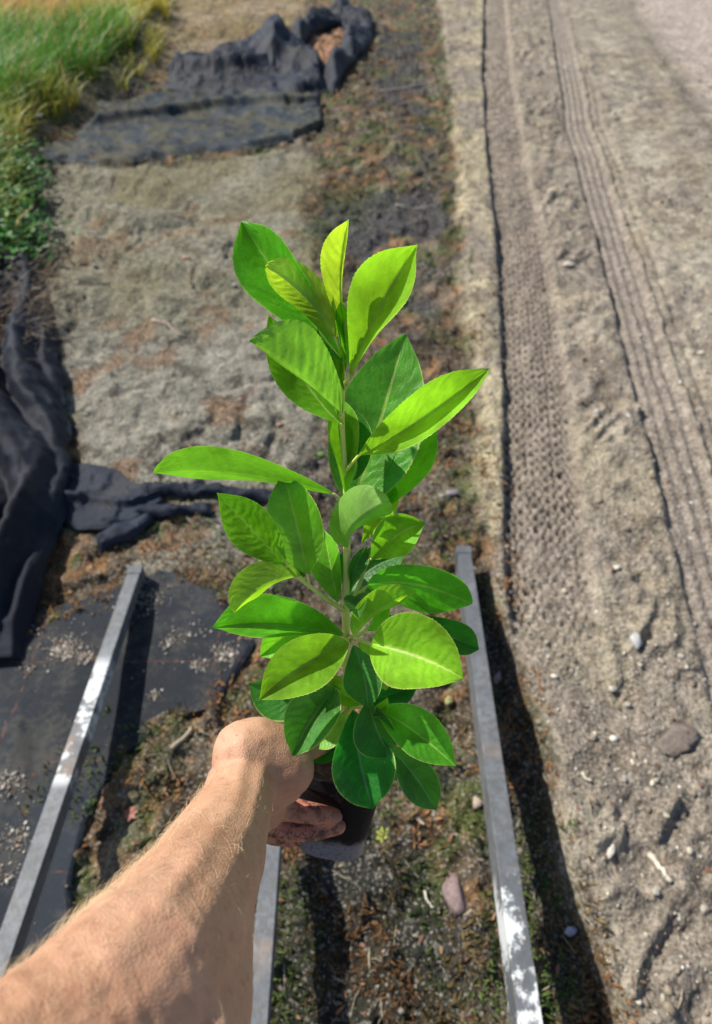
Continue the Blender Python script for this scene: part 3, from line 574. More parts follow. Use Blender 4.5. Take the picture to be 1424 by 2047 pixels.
# sand and grit lying on the striped fabric
fx, fy = [], []
for (a, b_, rr, m_) in [(130, 1300, .024, 480), (172, 1312, .016, 160), (15, 1570, .022, 260), (30, 1680, .02, 150), (300, 1200, .03, 260), (340, 1285, .014, 80), (400, 1330, .016, 90), (455, 1312, .022, 260), (310, 1392, .008, 50), (60, 1340, .01, 30), (250, 1180, .05, 120), (60, 1250, .08, 160), (10, 1750, .02, 100), (380, 1260, .03, 60)]:
    q = G(a, b_); fx.append(q.x + rng.normal(0, rr, m_)); fy.append(q.y + rng.normal(0, rr * .8, m_))
xa = rng.uniform(-1.3, -.3, 170); ya = rng.uniform(.1, 1.2, 170); fx.append(xa); fy.append(ya)
x = np.concatenate(fx); y = np.concatenate(fy); k = poly_sd(x, y, fab6) < 0; x, y = x[k], y[k]
zz = (fbm(x, y, .5, 4, 1) - .5) * .05 - .006 + f_flat(0, 0, x, y) + .002
pebbles('spilled_grit', x, y, np.clip(rng.lognormal(-6.3, .45, len(x)), .0008, .006), pal_p[rng.choice(7, len(x))] * rng.uniform(.5, .95, (len(x), 1)), '', .25, zz)

# ------------------------------------------------------------------ stones, sticks, scraps
M_stone = {}
def stone(px, py, rx, ry, rz, colr, label, ang=0, tri=False, group=None, name='stone', seed=1):
    q = G(px, py); z = float(ground_fn(np.array([q.x]), np.array([q.y]))[0]); bm = bmesh.new()
    if tri:
        bmesh.ops.create_cone(bm, cap_ends=True, segments=3, radius1=1, radius2=.75, depth=1.0); bmesh.ops.bevel(bm, geom=bm.edges[:], offset=.12, segments=2, affect='EDGES')
    else: bmesh.ops.create_icosphere(bm, subdivisions=3, radius=1)
    R = random.Random(seed); colr = tuple(c_ * (.68 if min(colr) > .3 else 1) for c_ in colr); kn = 3.2 if name == 'soil_clod' else 1
    offs = [Vector((R.uniform(-1, 1), R.uniform(-1, 1), R.uniform(-1, 1))).normalized() for _ in range(7)]; cut = [R.uniform(.55, .85) for _ in offs]
    for v in bm.verts:
        for o_, c_ in zip(offs, cut):
            d_ = v.co.dot(o_)
            if d_ > c_: v.co -= o_ * (d_ - c_) * .8
        v.co *= 1 + kn * .22 * (mnoise.noise(v.co * 1.7 + Vector((seed, 0, 0)))) + .10 * mnoise.noise(v.co * 4.5 + Vector((0, seed, 0)))
        v.co = Vector((v.co.x * rx, v.co.y * ry, v.co.z * rz))
    bmesh.ops.rotate(bm, verts=bm.verts, cent=(0, 0, 0), matrix=Matrix.Rotation(ang, 3, 'Z'))
    me = bpy.data.meshes.new(name); bm.to_mesh(me); bm.free()
    key = tuple(round(c_, 2) for c_ in colr)
    if key not in M_stone: M_stone[key] = mat_plain('stone_' + ['pale', 'buff', 'pink', 'grey', 'white', 'dark', 'ochre', 'rust', 'brown', 'sandy', 'cream', 'ash', 'tan'][len(M_stone) % 13], colr, .75, 120, .25, .002)
    o = link(name, me, M_stone[key]); o.location = (q.x, q.y, z + rz * .45); tag(o, label, 'stone', group); return o
stone(955, 1608, .024, .02, .012, (.62, .50, .40), 'pale pink triangular stone chip left of the right rail', .4, True)
stone(910, 1790, .030, .042, .018, (.21, .15, .14), 'pinkish brown rounded lump on the moss near the right rail', .3, seed=3)
stone(1135, 542, .030, .020, .014, (.70, .62, .50), 'cream stone beside the smooth tyre track', .2, seed=4)
stone(1232, 1140, .013, .012, .010, (.70, .66, .56), 'small white stone above the dark clod hole', .2, seed=5)
stone(1193, 830, .020, .014, .010, (.55, .52, .48), 'light grey stone at the track edge', .7, seed=6)
stone(1400, 712, .016, .014, .010, (.68, .62, .50), 'cream stone at the right edge beside the ribbed track', .2, seed=7)
stone(1270, 1285, .016, .028, .012, (.58, .58, .56), 'grey-white flaky stone in the middle of the clods', -.3, seed=8)
stone(1225, 1380, .012, .010, .008, (.66, .60, .5), 'cream pebble beside the dark clod', 0, seed=9)
stone(1186, 1475, .010, .010, .008, (.70, .62, .48), 'lone cream pebble left of the dark clod', 0, seed=10)
stone(1216, 1705, .009, .018, .008, (.70, .66, .56), 'cream peanut-shaped pebble near the shadow edge', -.4, seed=11)
stone(1375, 1705, .009, .009, .008, (.70, .62, .5), 'cream pebble right of the white splinter', 0, seed=12)
stone(1145, 1860, .013, .009, .008, (.50, .52, .62), 'bluish white chip in the dark strip beside the right rail', .3, seed=13)
stone(898, 1402, .012, .012, .010, (.34, .34, .14), 'yellow-green mossy pebble left of the right rail', 0, seed=14)
stone(155, 1376, .012, .011, .009, (.42, .46, .34), 'pale green round pebble on the striped fabric', 0, seed=15)
stone(372, 1258, .014, .010, .008, (.52, .52, .45), 'oblong white chip on the black weed fabric', .5, seed=16)
stone(262, 1430, .014, .012, .009, (.24, .13, .13), 'reddish pebble at the fabric edge right of the left rail', .5, seed=17)
stone(560, 850, .016, .012, .008, (.30, .18, .13), 'rust brown lump on the sand left of the plant', .2, seed=18)
stone(372, 515, .022, .016, .012, (.40, .28, .20), 'pinkish stone on the rusty streak of sand', .3, seed=19)
stone(470, 575, .012, .012, .01, (.3, .27, .24), 'grey pebble on the sand beside the top leaf', .3, seed=20)
stone(980, 790, .012, .012, .010, (.6, .55, .45), 'cream pebble on the mossy ridge left of the pitted track', 0, seed=21)
stone(905, 985, .022, .012, .008, (.38, .32, .34), 'pale mauve chip in the brown moss right of the plant', .3, seed=22)
stone(885, 990, .010, .012, .008, (.45, .4, .36), 'small grey chip touching the mauve chip', .9, seed=23)
stone(1000, 1340, .020, .010, .008, (.30, .24, .22), 'greyish flat chip in the dark strip below the rail end', .9, seed=24)
stone(1345, 1480, .060, .036, .008, (.17, .14, .115), 'large dark earth clod in the lower right soil', .3, seed=25, name='soil_clod')
stone(82, 250, .035, .022, .02, (.70, .72, .80), 'white scrap lying under the long grass', .3, seed=26, name='plastic_scrap')
# countable white bits on the path
R = random.Random(5)
for i in range(70):
    px, py = R.uniform(985, 1420), R.uniform(60, 1880)
    if py < 1150 and abs(px - (1000 + py * .09)) < 60 and R.random() < .7: continue
    if px < 1090 + (py - 1400) * .25 and py > 1300: continue
    s_ = R.uniform(.004, .009)
    stone(px, py, s_ * 1.3, s_, s_ * .8, [(.52, .48, .40), (.42, .37, .29), (.47, .43, .36)][i % 3], 'small pale pebble pressed into the bare soil of the path', R.uniform(0, 3), seed=40 + i, group='pale pebbles on the path', name='pebble')
def tube(bm, pts, rad, seg=6):
    rings = []
    for i, p in enumerate(pts):
        d = (pts[min(i + 1, len(pts) - 1)] - pts[max(i - 1, 0)]).normalized(); a = d.orthogonal().normalized()
        if i and rings:
            a = (prev - d * prev.dot(d)).normalized()
        prev = a; b_ = d.cross(a); r_ = rad[i] if hasattr(rad, '__len__') else rad
        rings.append([bm.verts.new(p + (a * math.cos(k * 2 * math.pi / seg) + b_ * math.sin(k * 2 * math.pi / seg)) * r_) for k in range(seg)])
    for r0, r1 in zip(rings, rings[1:]):
        for k in range(seg): bm.faces.new((r0[k], r0[(k + 1) % seg], r1[(k + 1) % seg], r1[k]))
    bm.faces.new(rings[0][::-1]); bm.faces.new(rings[-1])
def bm_obj(name, bm, mat, parent=None, smooth=True):
    bmesh.ops.recalc_face_normals(bm, faces=bm.faces[:])
    me = bpy.data.meshes.new(name); bm.to_mesh(me); bm.free(); return link(name, me, mat, parent, smooth)
M_stick = mat_plain('dry_twig', (.33, .27, .2), .8, 80, .4)
M_straw = mat_plain('pale_straw', (.55, .5, .4), .7, 80, .3)
def stick(pts, r, mat, label, h=.008):
    bm = bmesh.new(); P3 = []
    for i, (a, b_) in enumerate(pts):
        q = G(a, b_); q.z = float(ground_fn(np.array([q.x]), np.array([q.y]))[0]) + h; P3.append(q)
    P4 = [P3[0].lerp(P3[1], .0)]
    for a, b_ in zip(P3, P3[1:]):
        for k in range(1, 4): P4.append(a.lerp(b_, k / 3) + Vector((random.uniform(-1, 1), random.uniform(-1, 1), random.uniform(0, 1))) * r * .6)
    tube(bm, P4, [r * (1 - .5 * i / len(P4)) for i in range(len(P4))]); o = bm_obj('twig', bm, mat); tag(o, label, 'twig'); return o
stick([(792, 416), (830, 412), (862, 410)], .004, M_straw, 'pale straight twig on the dark fabric patch right of the top leaves')
stick([(868, 548), (890, 535), (916, 522)], .005, M_stick, 'grey twig at the bed edge right of the top right leaf')
stick([(1045, 492), (1100, 480), (1155, 458)], .003, M_stick, 'thin curved twig crossing the soil between the tracks')
stick([(758, 180), (810, 172), (858, 165)], .006, M_straw, 'pale long twig by the olive patch at the top')
stick([(20, 603), (55, 605), (95, 612)], .004, M_straw, 'pale straw stalk across the bunched fabric, upper one', .09)
stick([(40, 710), (75, 708), (105, 707)], .003, M_straw, 'pale straw stalk across the bunched fabric, lower one', .09)
stick([(1300, 1708), (1315, 1735), (1330, 1765)], .008, M_straw, 'white wood splinter lying in the lower right soil', .006)
stick([(1160, 1552), (1170, 1565), (1178, 1570)], .004, M_straw, 'short curled white root above the lower soil crack')
stick([(850, 1778), (856, 1800), (866, 1815)], .003, M_straw, 'bent straw bit on the shaded moss under the pot')
stick([(345, 1500), (375, 1470), (385, 1455)], .007, M_stick, 'brown bark piece in the litter left of the wrist')
stick([(305, 640), (335, 652), (372, 672)], .008, M_stick, 'dark twig pressed into the sand left of the leaves', .0)
for i, (a, b_, sc) in enumerate([(767, 1668, .022), (640, 900, .018), (262, 1628, .02), (100, 1600, .0)]):
    if sc == 0: continue
    q = G(a, b_); z = float(ground_fn(np.array([q.x]), np.array([q.y]))[0]); bm = bmesh.new()
    for k in range(7):
        an = k * .9 + i; d = Vector((math.cos(an), math.sin(an), .5)).normalized(); s2 = Vector((-math.sin(an), math.cos(an), 0)); o0 = Vector((0, 0, .002 + .001 * k))
        vs = [bm.verts.new(o0 + d * sc * t_ + s2 * sc * w_ - Vector((0, 0, sc * .4 * t_ * t_))) for t_, w_ in ((0, 0), (.5, .28), (1, 0), (.5, -.28))]; bm.faces.new(vs)
    colr = [(.30, .34, .06), (.10, .22, .04), (.30, .10, .06)][i]
    o = bm_obj('weed_seedling', bm, mat_plain('seedling_leaf_' + 'abc'[i].replace('a', 'lime').replace('b', 'green').replace('c', 'red'), colr, .5, 90, .2)); o.location = (q.x, q.y, z + .004)
    tag(o, ['tiny lime green seedling on the moss beside the pot', 'tiny green seedling on the sand left of the stem', 'tiny reddish seedling in the litter left of the forearm'][i], 'weed')

# ------------------------------------------------------------------ metal rails
def rail(far, near, wd, dp, mat, label, extend=.35):
    a = G(*far[:2], far[2]); b_ = G(*near[:2], near[2]); d = (b_ - a); L = d.length + extend; d.normalize()
    side = d.cross(Vector((0, 0, 1))).normalized(); up = side.cross(d).normalized(); up = up if up.z > 0 else -up
    bm = bmesh.new(); bmesh.ops.create_cube(bm, size=1)
    for v in bm.verts: v.co = d * ((v.co.y + .5) * L) + side * (v.co.x * wd) + up * ((v.co.z - .5) * dp)
    # hollow far end
    endf = min(bm.faces, key=lambda f: f.calc_center_median().dot(d))
    r_ = bmesh.ops.inset_individual(bm, faces=[endf], thickness=.004); ext = bmesh.ops.extrude_discrete_faces(bm, faces=[endf]); 
    for f in ext['faces']:
        for v in f.verts: v.co += d * .03
    o = bm_obj('metal_rail', bm, mat, None, False); o.location = a; bv = o.modifiers.new('b', 'BEVEL'); bv.width = .003; bv.segments = 3; bv.limit_method = 'ANGLE'
    tag(o, label, 'rail', 'galvanised rails standing over the bed'); return o
rail((272, 1131, .055), (16, 1870, .17), .036, .042, mat_rail('zinc_worn', .50, .80, .57), 'galvanised square rail with white worn patches on the left')
rail((558, 1500, .10), (526, 1893, .17), .036, .045, mat_rail('zinc_plain', -3, -2), 'galvanised rail running in under the forearm, middle one of three')
rail((927, 1092, .05), (1040, 1893, .215), .040, .075, mat_rail('zinc_white_end', -.6, .30), 'galvanised rail right of the plant with a whitened near end')

# ------------------------------------------------------------------ the potted plant
M_young = mat_leaf('leaf_young', (.17, .47, .016), (.36, .84, .025), (.20, .34, .06), .30, .45)
M_yel = mat_leaf('leaf_newest', (.36, .52, .03), (.66, .86, .04), (.30, .40, .05), .28, .48)
M_mid = mat_leaf('leaf_green', (.11, .40, .016), (.28, .84, .02), (.15, .30, .07), .27, .40)
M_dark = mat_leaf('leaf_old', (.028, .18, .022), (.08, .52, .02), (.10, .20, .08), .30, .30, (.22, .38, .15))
M_stem = mat_stem()
M_semi = mat_leaf('leaf_grown', (.08, .34, .018), (.22, .78, .02), (.12, .24, .07), .26, .34)
plant = empty('potted_shrub', P(662, 1690, .60)); tag(plant, 'young evergreen shrub with glossy toothed green leaves in a small black pot', 'potted plant')
CAMV = Vector((0, 0, CAM_H))
def leaf(B, M, T, d, wl, wr, mat, W=None, sl=-1, sr=-1, under=False, pk=.60, blunt=1.0, curl=0.0, petiole=None, seed=0):
    """B,M,T: base, middle, tip of the midrib in the view; d: their three depths; wl/wr: seen half widths"""
    nu, nv = 64, 9
    b3, m3, t3_ = P(*B, d[0]), P(*M, d[1]), P(*T, d[2]); c3 = m3 * 2 - (b3 + t3_) * .5
    Lg = (m3 - b3).length + (t3_ - m3).length; px2m = d[1] / FPX * 1.08
    W = (W * 1.1 if W else 0) or max(.29 * Lg, max(wl, wr) * px2m * 1.03); aL = math.acos(min(1, wl * px2m / W)) * sl; aR = math.acos(min(1, wr * px2m / W)) * sr
    verts, uvs = [], []; R = random.Random(seed * 7 + int(B[0] + T[1])); ph0 = R.uniform(0, 6); wob = R.uniform(.6, 1.3); qa = .0007 if mat in (M_yel,) or under else R.uniform(.00008, .0003); qn = R.uniform(8.2, 11)
    for i in range(nu + 1):
        t = i / nu; p = b3 * (1 - t) ** 2 + c3 * 2 * t * (1 - t) + t3_ * t * t; tg = ((c3 - b3) * (1 - t) + (t3_ - c3) * t).normalized()
        vw = (p - CAMV).normalized(); sd_ = vw.cross(tg).normalized(); aw = tg.cross(sd_).normalized()
        if aw.dot(vw) < 0: aw = -aw
        if sd_.dot(tg.cross(vw)) < 0: pass
        # image-left of the direction base->tip
        left = -sd_ if (sd_.cross(tg)).dot(vw) < 0 else sd_
        q = t ** (math.log(.5) / math.log(pk)); prof = (math.sin(math.pi * q) ** ((.66 if t < pk else .86) * blunt)) if 0 < t < 1 else 0
        prof *= 1 - .22 * sst(.86, 1.0, t) ; prof = max(prof, .012 * (1 - t) + .006)
        for j in range(-nv, nv + 1):
            v = j / nv; a = aL if v < 0 else aR; dr = (left if v < 0 else -left) * math.cos(a) + aw * math.sin(a)
            av = abs(v); wv = W * prof * av
            if av == 1 and 2 < i < nu - 2: wv *= 1 + ((.005 + .02 * R.random()) if i % 2 else -.004 * R.random())
            nrm = (left if v < 0 else -left) * (-math.sin(a)) + aw * math.cos(a)
            z_ = -.18 * W * prof * av * av * (1 if a < 0 else -1) * .6                     # soft cupping
            z_ += .045 * W * wob * math.sin(t * 9 + ph0 + (1.8 if v < 0 else 0)) * av ** 2   # wavy margin
            quilt = abs(math.sin(math.pi * ((t - .2 * av ** 1.25) * qn + .5 * math.sin(t * 7 + ph0) + (.45 if v > 0 else 0)) + math.pi / 2)); z_ += (qa if not under else -qa) * (quilt - .6) * math.sin(math.pi * min(av, 1)) * -1 * (W / .022)
            cu = curl * Lg * max(0, t - .6) ** 2
            verts.append(p + dr * wv + nrm * z_ + aw * cu); uvs.append((t, v * .5 + .5))
    F = grid_faces(nu + 1, 2 * nv + 1); me = np_mesh('leaf', [v[:] for v in verts], F if under else F[:, ::-1], None, uvs)
    # the upper face must look at the camera unless we see the underside
    n0 = Vector(); 
    for k in range(0, len(me.polygons), 37): n0 += me.polygons[k].normal
    vw = (m3 - CAMV)
    if (n0.dot(vw) > 0) != under: me.flip_normals()
    o = link('leaf', me, mat, plant)
    if petiole:
        bm = bmesh.new(); e = P(*petiole[:2], petiole[2]); mid = e.lerp(b3, .5) + (c3 - b3).normalized() * -.001
        tube(bm, [e, mid, b3, b3.lerp(c3, .06)], [.0016, .0013, .0011, .0004], 7); bm_obj('petiole', bm, M_stem, plant)
    return o
ST = lambda y_: (np.interp(y_, [560, 700, 830, 940, 1000, 1090, 1200, 1270, 1400, 1560], [688, 690, 683, 690, 693, 694, 691, 692, 694, 688]), y_, float(np.interp(y_, [560, 1560], [.47, .60])))
# stem and side branches
bm = bmesh.new(); ysx = list(range(640, 1571, 22)); tube(bm, [P(*ST(y_)) for y_ in ysx], [float(np.interp(y_, [640, 800, 1000, 1270, 1560], [.0011, .0019, .0025, .0033, .0040])) * (1.18 if any(abs(y_ - k_) < 12 for k_ in (838, 945, 1010, 1092, 1225, 1275)) else 1) for y_ in ysx], 12)
o = bm_obj('stem', bm, M_stem, plant)
def branch(pts, r0, r1):
    bm = bmesh.new(); n_ = len(pts); tube(bm, [P(*p) for p in pts], [r0 + (r1 - r0) * i / (n_ - 1) for i in range(n_)], 8); return bm_obj('branch', bm, M_stem, plant)
branch([ST(1222), (672, 1210, .545), (650, 1196, .538), (615, 1168, .528), (590, 1150, .522), (565, 1137, .518)], .0022, .0014)
branch([ST(1215), (708, 1195, .552), (722, 1160, .55), (732, 1130, .548), (744, 1108, .545)], .002, .0013)
branch([ST(1275), (715, 1278, .545), (745, 1288, .535)], .002, .0014)
branch([ST(1275), (718, 1270, .553), (760, 1240, .557)], .002, .0014)
bm = bmesh.new(); bmesh.ops.create_icosphere(bm, subdivisions=2, radius=.0022); 
for v in bm.verts: v.co = Vector((v.co.x, v.co.y * 1.0, v.co.z * 2.0))
o = bm_obj('bud', bm, M_stem, plant); o.matrix_parent_inverse = Matrix.Translation(-plant.location); o.location = P(682, 832, ST(832)[2] - .004)
D = M_dark; Mi = M_mid; Yo = M_young
# --- crown
leaf((688, 722), (585, 592), (481, 443), (.487, .490, .485), 66, 54, Mi, sl=-1, sr=-1, pk=.64, petiole=ST(750))
leaf((672, 678), (612, 592), (530, 532), (.474, .462, .450), 36, 46, M_yel, sl=1, sr=1, under=True, blunt=.62, petiole=ST(720))
leaf((683, 826), (598, 752), (499, 681), (.470, .440, .415), 10, 88, Yo, sl=1, sr=1, under=True, blunt=.8, petiole=ST(838))
leaf((686, 850), (612, 765), (538, 628), (.495, .505, .505), 50, 40, Mi, petiole=ST(850))
leaf((690, 690), (682, 560), (697, 438), (.485, .482, .475), 42, 10, M_yel, sl=-1, sr=-1, pk=.64)
leaf((697, 752), (758, 622), (836, 489), (.480, .470, .455), 72, 38, Yo, pk=.66, W=.030, petiole=ST(770))
leaf((692, 742), (690, 670), (680, 602), (.484, .484, .482), 18, 18, Mi)
leaf((688, 780), (662, 700), (640, 640), (.492, .498, .50), 20, 24, Mi)
leaf((706, 1005), (757, 850), (810, 667), (.545, .555, .560), 86, 84, M_semi, W=.036, pk=.47, blunt=.85, petiole=ST(1030))
leaf((716, 1018), (795, 960), (872, 850), (.555, .568, .575), 36, 40, Mi, petiole=ST(1040))
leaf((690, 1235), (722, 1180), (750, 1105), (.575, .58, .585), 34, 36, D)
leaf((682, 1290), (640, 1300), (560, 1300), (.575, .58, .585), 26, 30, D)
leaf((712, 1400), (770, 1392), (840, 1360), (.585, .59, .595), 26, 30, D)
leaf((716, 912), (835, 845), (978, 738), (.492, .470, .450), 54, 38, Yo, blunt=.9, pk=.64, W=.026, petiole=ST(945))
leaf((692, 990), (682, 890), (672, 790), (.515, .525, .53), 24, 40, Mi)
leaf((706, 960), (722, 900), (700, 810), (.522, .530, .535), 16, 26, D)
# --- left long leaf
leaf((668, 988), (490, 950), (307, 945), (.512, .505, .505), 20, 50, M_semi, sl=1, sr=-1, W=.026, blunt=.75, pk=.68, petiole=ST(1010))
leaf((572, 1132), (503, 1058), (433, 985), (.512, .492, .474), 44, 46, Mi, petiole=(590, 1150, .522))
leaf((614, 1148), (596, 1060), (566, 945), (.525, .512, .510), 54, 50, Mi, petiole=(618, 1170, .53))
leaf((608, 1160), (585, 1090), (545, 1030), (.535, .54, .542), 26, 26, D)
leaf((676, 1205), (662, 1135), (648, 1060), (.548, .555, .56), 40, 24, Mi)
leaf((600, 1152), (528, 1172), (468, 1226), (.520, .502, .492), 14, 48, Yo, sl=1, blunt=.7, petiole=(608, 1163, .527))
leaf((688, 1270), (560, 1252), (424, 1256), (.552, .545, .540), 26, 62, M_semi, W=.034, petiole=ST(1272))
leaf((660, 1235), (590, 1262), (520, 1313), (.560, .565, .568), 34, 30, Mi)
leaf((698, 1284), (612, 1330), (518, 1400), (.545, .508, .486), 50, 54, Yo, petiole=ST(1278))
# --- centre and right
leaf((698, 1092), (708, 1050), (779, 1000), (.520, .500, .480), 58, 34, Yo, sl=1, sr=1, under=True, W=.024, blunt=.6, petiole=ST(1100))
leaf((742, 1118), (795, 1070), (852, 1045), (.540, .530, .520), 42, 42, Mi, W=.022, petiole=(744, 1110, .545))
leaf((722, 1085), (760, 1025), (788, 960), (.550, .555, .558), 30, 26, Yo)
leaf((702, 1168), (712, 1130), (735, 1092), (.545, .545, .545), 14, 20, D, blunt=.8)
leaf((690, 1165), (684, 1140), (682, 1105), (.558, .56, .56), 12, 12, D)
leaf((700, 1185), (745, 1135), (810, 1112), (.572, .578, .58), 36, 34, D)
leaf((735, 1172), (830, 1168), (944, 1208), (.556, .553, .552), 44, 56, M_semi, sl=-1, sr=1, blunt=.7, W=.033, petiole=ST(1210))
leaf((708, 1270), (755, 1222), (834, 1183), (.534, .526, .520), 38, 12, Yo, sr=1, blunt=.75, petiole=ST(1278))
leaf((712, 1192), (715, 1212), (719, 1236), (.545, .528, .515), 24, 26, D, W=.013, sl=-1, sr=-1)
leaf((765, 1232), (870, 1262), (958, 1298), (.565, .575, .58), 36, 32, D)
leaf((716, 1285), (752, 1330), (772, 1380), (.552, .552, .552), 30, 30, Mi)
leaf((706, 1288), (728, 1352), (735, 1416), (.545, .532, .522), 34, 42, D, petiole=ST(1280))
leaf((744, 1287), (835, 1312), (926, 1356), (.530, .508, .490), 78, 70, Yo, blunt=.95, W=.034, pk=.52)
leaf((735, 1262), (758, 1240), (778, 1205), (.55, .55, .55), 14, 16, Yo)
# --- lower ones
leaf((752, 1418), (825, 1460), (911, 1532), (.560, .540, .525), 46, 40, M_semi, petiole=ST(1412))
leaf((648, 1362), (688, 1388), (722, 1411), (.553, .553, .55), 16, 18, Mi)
leaf((738, 1400), (752, 1455), (782, 1512), (.560, .552, .548), 34, 48, D, sl=-1, sr=-1)  # dark leaf standing in for shade across the leaf behind
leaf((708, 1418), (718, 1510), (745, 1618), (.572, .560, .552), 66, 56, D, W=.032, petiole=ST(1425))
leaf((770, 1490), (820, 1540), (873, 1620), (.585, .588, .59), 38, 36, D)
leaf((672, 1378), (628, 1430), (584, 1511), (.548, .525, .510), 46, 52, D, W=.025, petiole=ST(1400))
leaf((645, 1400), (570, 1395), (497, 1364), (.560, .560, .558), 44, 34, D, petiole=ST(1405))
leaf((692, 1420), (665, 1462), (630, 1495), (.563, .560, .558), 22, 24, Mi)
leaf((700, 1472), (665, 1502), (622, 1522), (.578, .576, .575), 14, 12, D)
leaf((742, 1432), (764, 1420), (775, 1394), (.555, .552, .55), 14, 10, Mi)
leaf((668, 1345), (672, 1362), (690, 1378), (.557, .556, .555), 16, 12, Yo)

# pot: square-ish, tapered, open
top_c, bot_c = P(688, 1512, .625), P(662, 1672, .640); ax_p = (top_c - bot_c); Hp = ax_p.length; ax_p.normalize()
vw = (top_c - CAMV).normalized(); e1 = (vw - ax_p * vw.dot(ax_p)).normalized(); e2 = ax_p.cross(e1)
def rr(ang, r_, k=3.2): c_, s_ = abs(math.cos(ang)), abs(math.sin(ang)); return r_ / (c_ ** k + s_ ** k) ** (1 / k)
def pot_mesh():
    prof = [(0, .001), (0, .030), (.02, .0325), (.2, .0335), (.21, .0342), (.86, .0405), (.87, .0428), (.99, .0440), (1.0, .0438), (1.0, .0418), (.9, .0400), (.12, .031), (.12, .001)]
    bm = bmesh.new(); uvl = bm.loops.layers.uv.new('UVMap'); ns = 56; rings = []
    for h_, r_ in prof:
        rings.append([bm.verts.new(bot_c + ax_p * (h_ * Hp) + (e1 * math.cos(a) + e2 * math.sin(a)) * rr(a, r_)) for a in [2 * math.pi * (k + .5) / ns + .2 * 0 for k in range(ns)]])
    for i, (r0, r1) in enumerate(zip(rings, rings[1:])):
        for k in range(ns):
            f = bm.faces.new((r0[k], r0[(k + 1) % ns], r1[(k + 1) % ns], r1[k]))
            for l, (uu, hh) in zip(f.loops, ((k, prof[i][0]), (k + 1, prof[i][0]), (k + 1, prof[i + 1][0]), (k, prof[i + 1][0]))): l[uvl].uv = (uu / ns, hh)
    return bm
o = bm_obj('pot', pot_mesh(), mat_pot(), plant); o['label'] = 'black plastic pot with a dusty grey foot'; pot = o
es = o.modifiers.new('e', 'EDGE_SPLIT'); es.split_angle = math.radians(35)
bm = bmesh.new(); ns = 40; c0 = bot_c + ax_p * Hp * .9; last = None; ringsb = []
for j in range(1, 9):
    ringsb.append([bm.verts.new(c0 + (e1 * math.cos(a) + e2 * math.sin(a)) * rr(a, .0398 * j / 8) + ax_p * random.uniform(-.0015, .0015)) for a in [2 * math.pi * k / ns for k in range(ns)]])
for r0, r1 in zip(ringsb, ringsb[1:]):
    for k in range(ns): bm.faces.new((r0[k], r0[(k + 1) % ns], r1[(k + 1) % ns], r1[k]))
bm.faces.new(ringsb[0]); o = bm_obj('potting_soil', bm, mat_plain('peat', (.010, .0075, .006), .95, 220, .5, .002, 0, 0.0), plant)

# ------------------------------------------------------------------ the arm and hand
person = empty('person', P(478, 1585, .52)); tag(person, 'bare sunlit left forearm and hand gripping the black pot', 'person')
def chain(bm, pts, flat=None):
    """tapered rounded tube of overlapping spheres; pts (px,py,depth,radius[m])"""
    Q = [(P(a, b_, c_), r_) for a, b_, c_, r_ in pts]
    for (p0, r0), (p1, r1) in zip(Q, Q[1:]):
        n_ = max(2, int((p1 - p0).length / (min(r0, r1) * .22)))
        for k in range(n_ + 1):
            t = k / n_; bmesh.ops.create_icosphere(bm, subdivisions=2, radius=r0 + (r1 - r0) * t, matrix=Matrix.Translation(p0.lerp(p1, t)))
pm_ = lambda r_px, d_: r_px * d_ / FPX
bm = bmesh.new()
# forearm, wrist (two chains side by side give the flat oval section)
chain(bm, [(-160, 2450, .20, .052), (110, 2190, .245, .047), (262, 1995, .285, .0425), (340, 1893, .325, .0385), (385, 1800, .37, .036), (432, 1720, .42, .0325), (465, 1640, .475, .0285), (482, 1580, .51, .0262), (492, 1545, .53, .0262)])
chain(bm, [(185, 2040, .29, .0385), (268, 1905, .34, .0345), (384, 1757, .42, .0325), (456, 1611, .50, .0243), (468, 1560, .52, .0225)])
chain(bm, [(245, 1995, .30, .036), (320, 1885, .335, .034), (400, 1750, .405, .0325), (460, 1650, .468, .0275)])
chain(bm, [(345, 1960, .32, .033), (400, 1840, .365, .030), (445, 1730, .42, .0265)])
chain(bm, [(330, 2150, .27, .035), (380, 2010, .31, .0306), (415, 1870, .36, .026), (448, 1770, .42, .0223), (470, 1680, .47, .0207), (488, 1610, .505, .021)])
# hand mass: back of the hand, thumb base, web
chain(bm, [(478, 1565, .525, .0250), (488, 1505, .530, .0262), (515, 1487, .535, .0222), (548, 1498, .540, .0215)])
chain(bm, [(492, 1555, .53, .0255), (530, 1545, .535, .0245), (566, 1535, .54, .0235), (578, 1540, .542, .0215)])
chain(bm, [(500, 1520, .53, .025), (548, 1515, .538, .0235), (580, 1525, .545, .0195)])
chain(bm, [(490, 1590, .53, .021), (530, 1575, .54, .0225), (562, 1560, .545, .021)])
chain(bm, [(545, 1495, .545, .0205), (590, 1490, .558, .0168), (630, 1484, .572, .0128), (652, 1482, .585, .0115)])    # thumb over the rim
chain(bm, [(520, 1580, .54, .022), (530, 1610, .565, .020), (520, 1625, .59, .019), (510, 1620, .61, .02)])                # knuckle row going down
body_f = [
 [(535, 1610, .575, .0115), (590, 1620, .583, .0102), (640, 1628, .582, .0093), (668, 1632, .586, .0082)],
 [(525, 1648, .588, .0112), (592, 1658, .593, .0104), (642, 1658, .591, .0096), (676, 1652, .594, .0084)],
 [(520, 1652, .612, .0115), (560, 1668, .625, .0100), (600, 1672, .622, .0090), (630, 1668, .618, .008)],
 [(515, 1655, .635, .0105), (545, 1672, .648, .0088), (575, 1678, .65, .0078), (598, 1676, .645, .007)]]
for ch in body_f: chain(bm, ch)
me = bpy.data.meshes.new('arm_src'); bm.to_mesh(me); bm.free(); tmp = bpy.data.objects.new('arm_src', me); COL.objects.link(tmp)
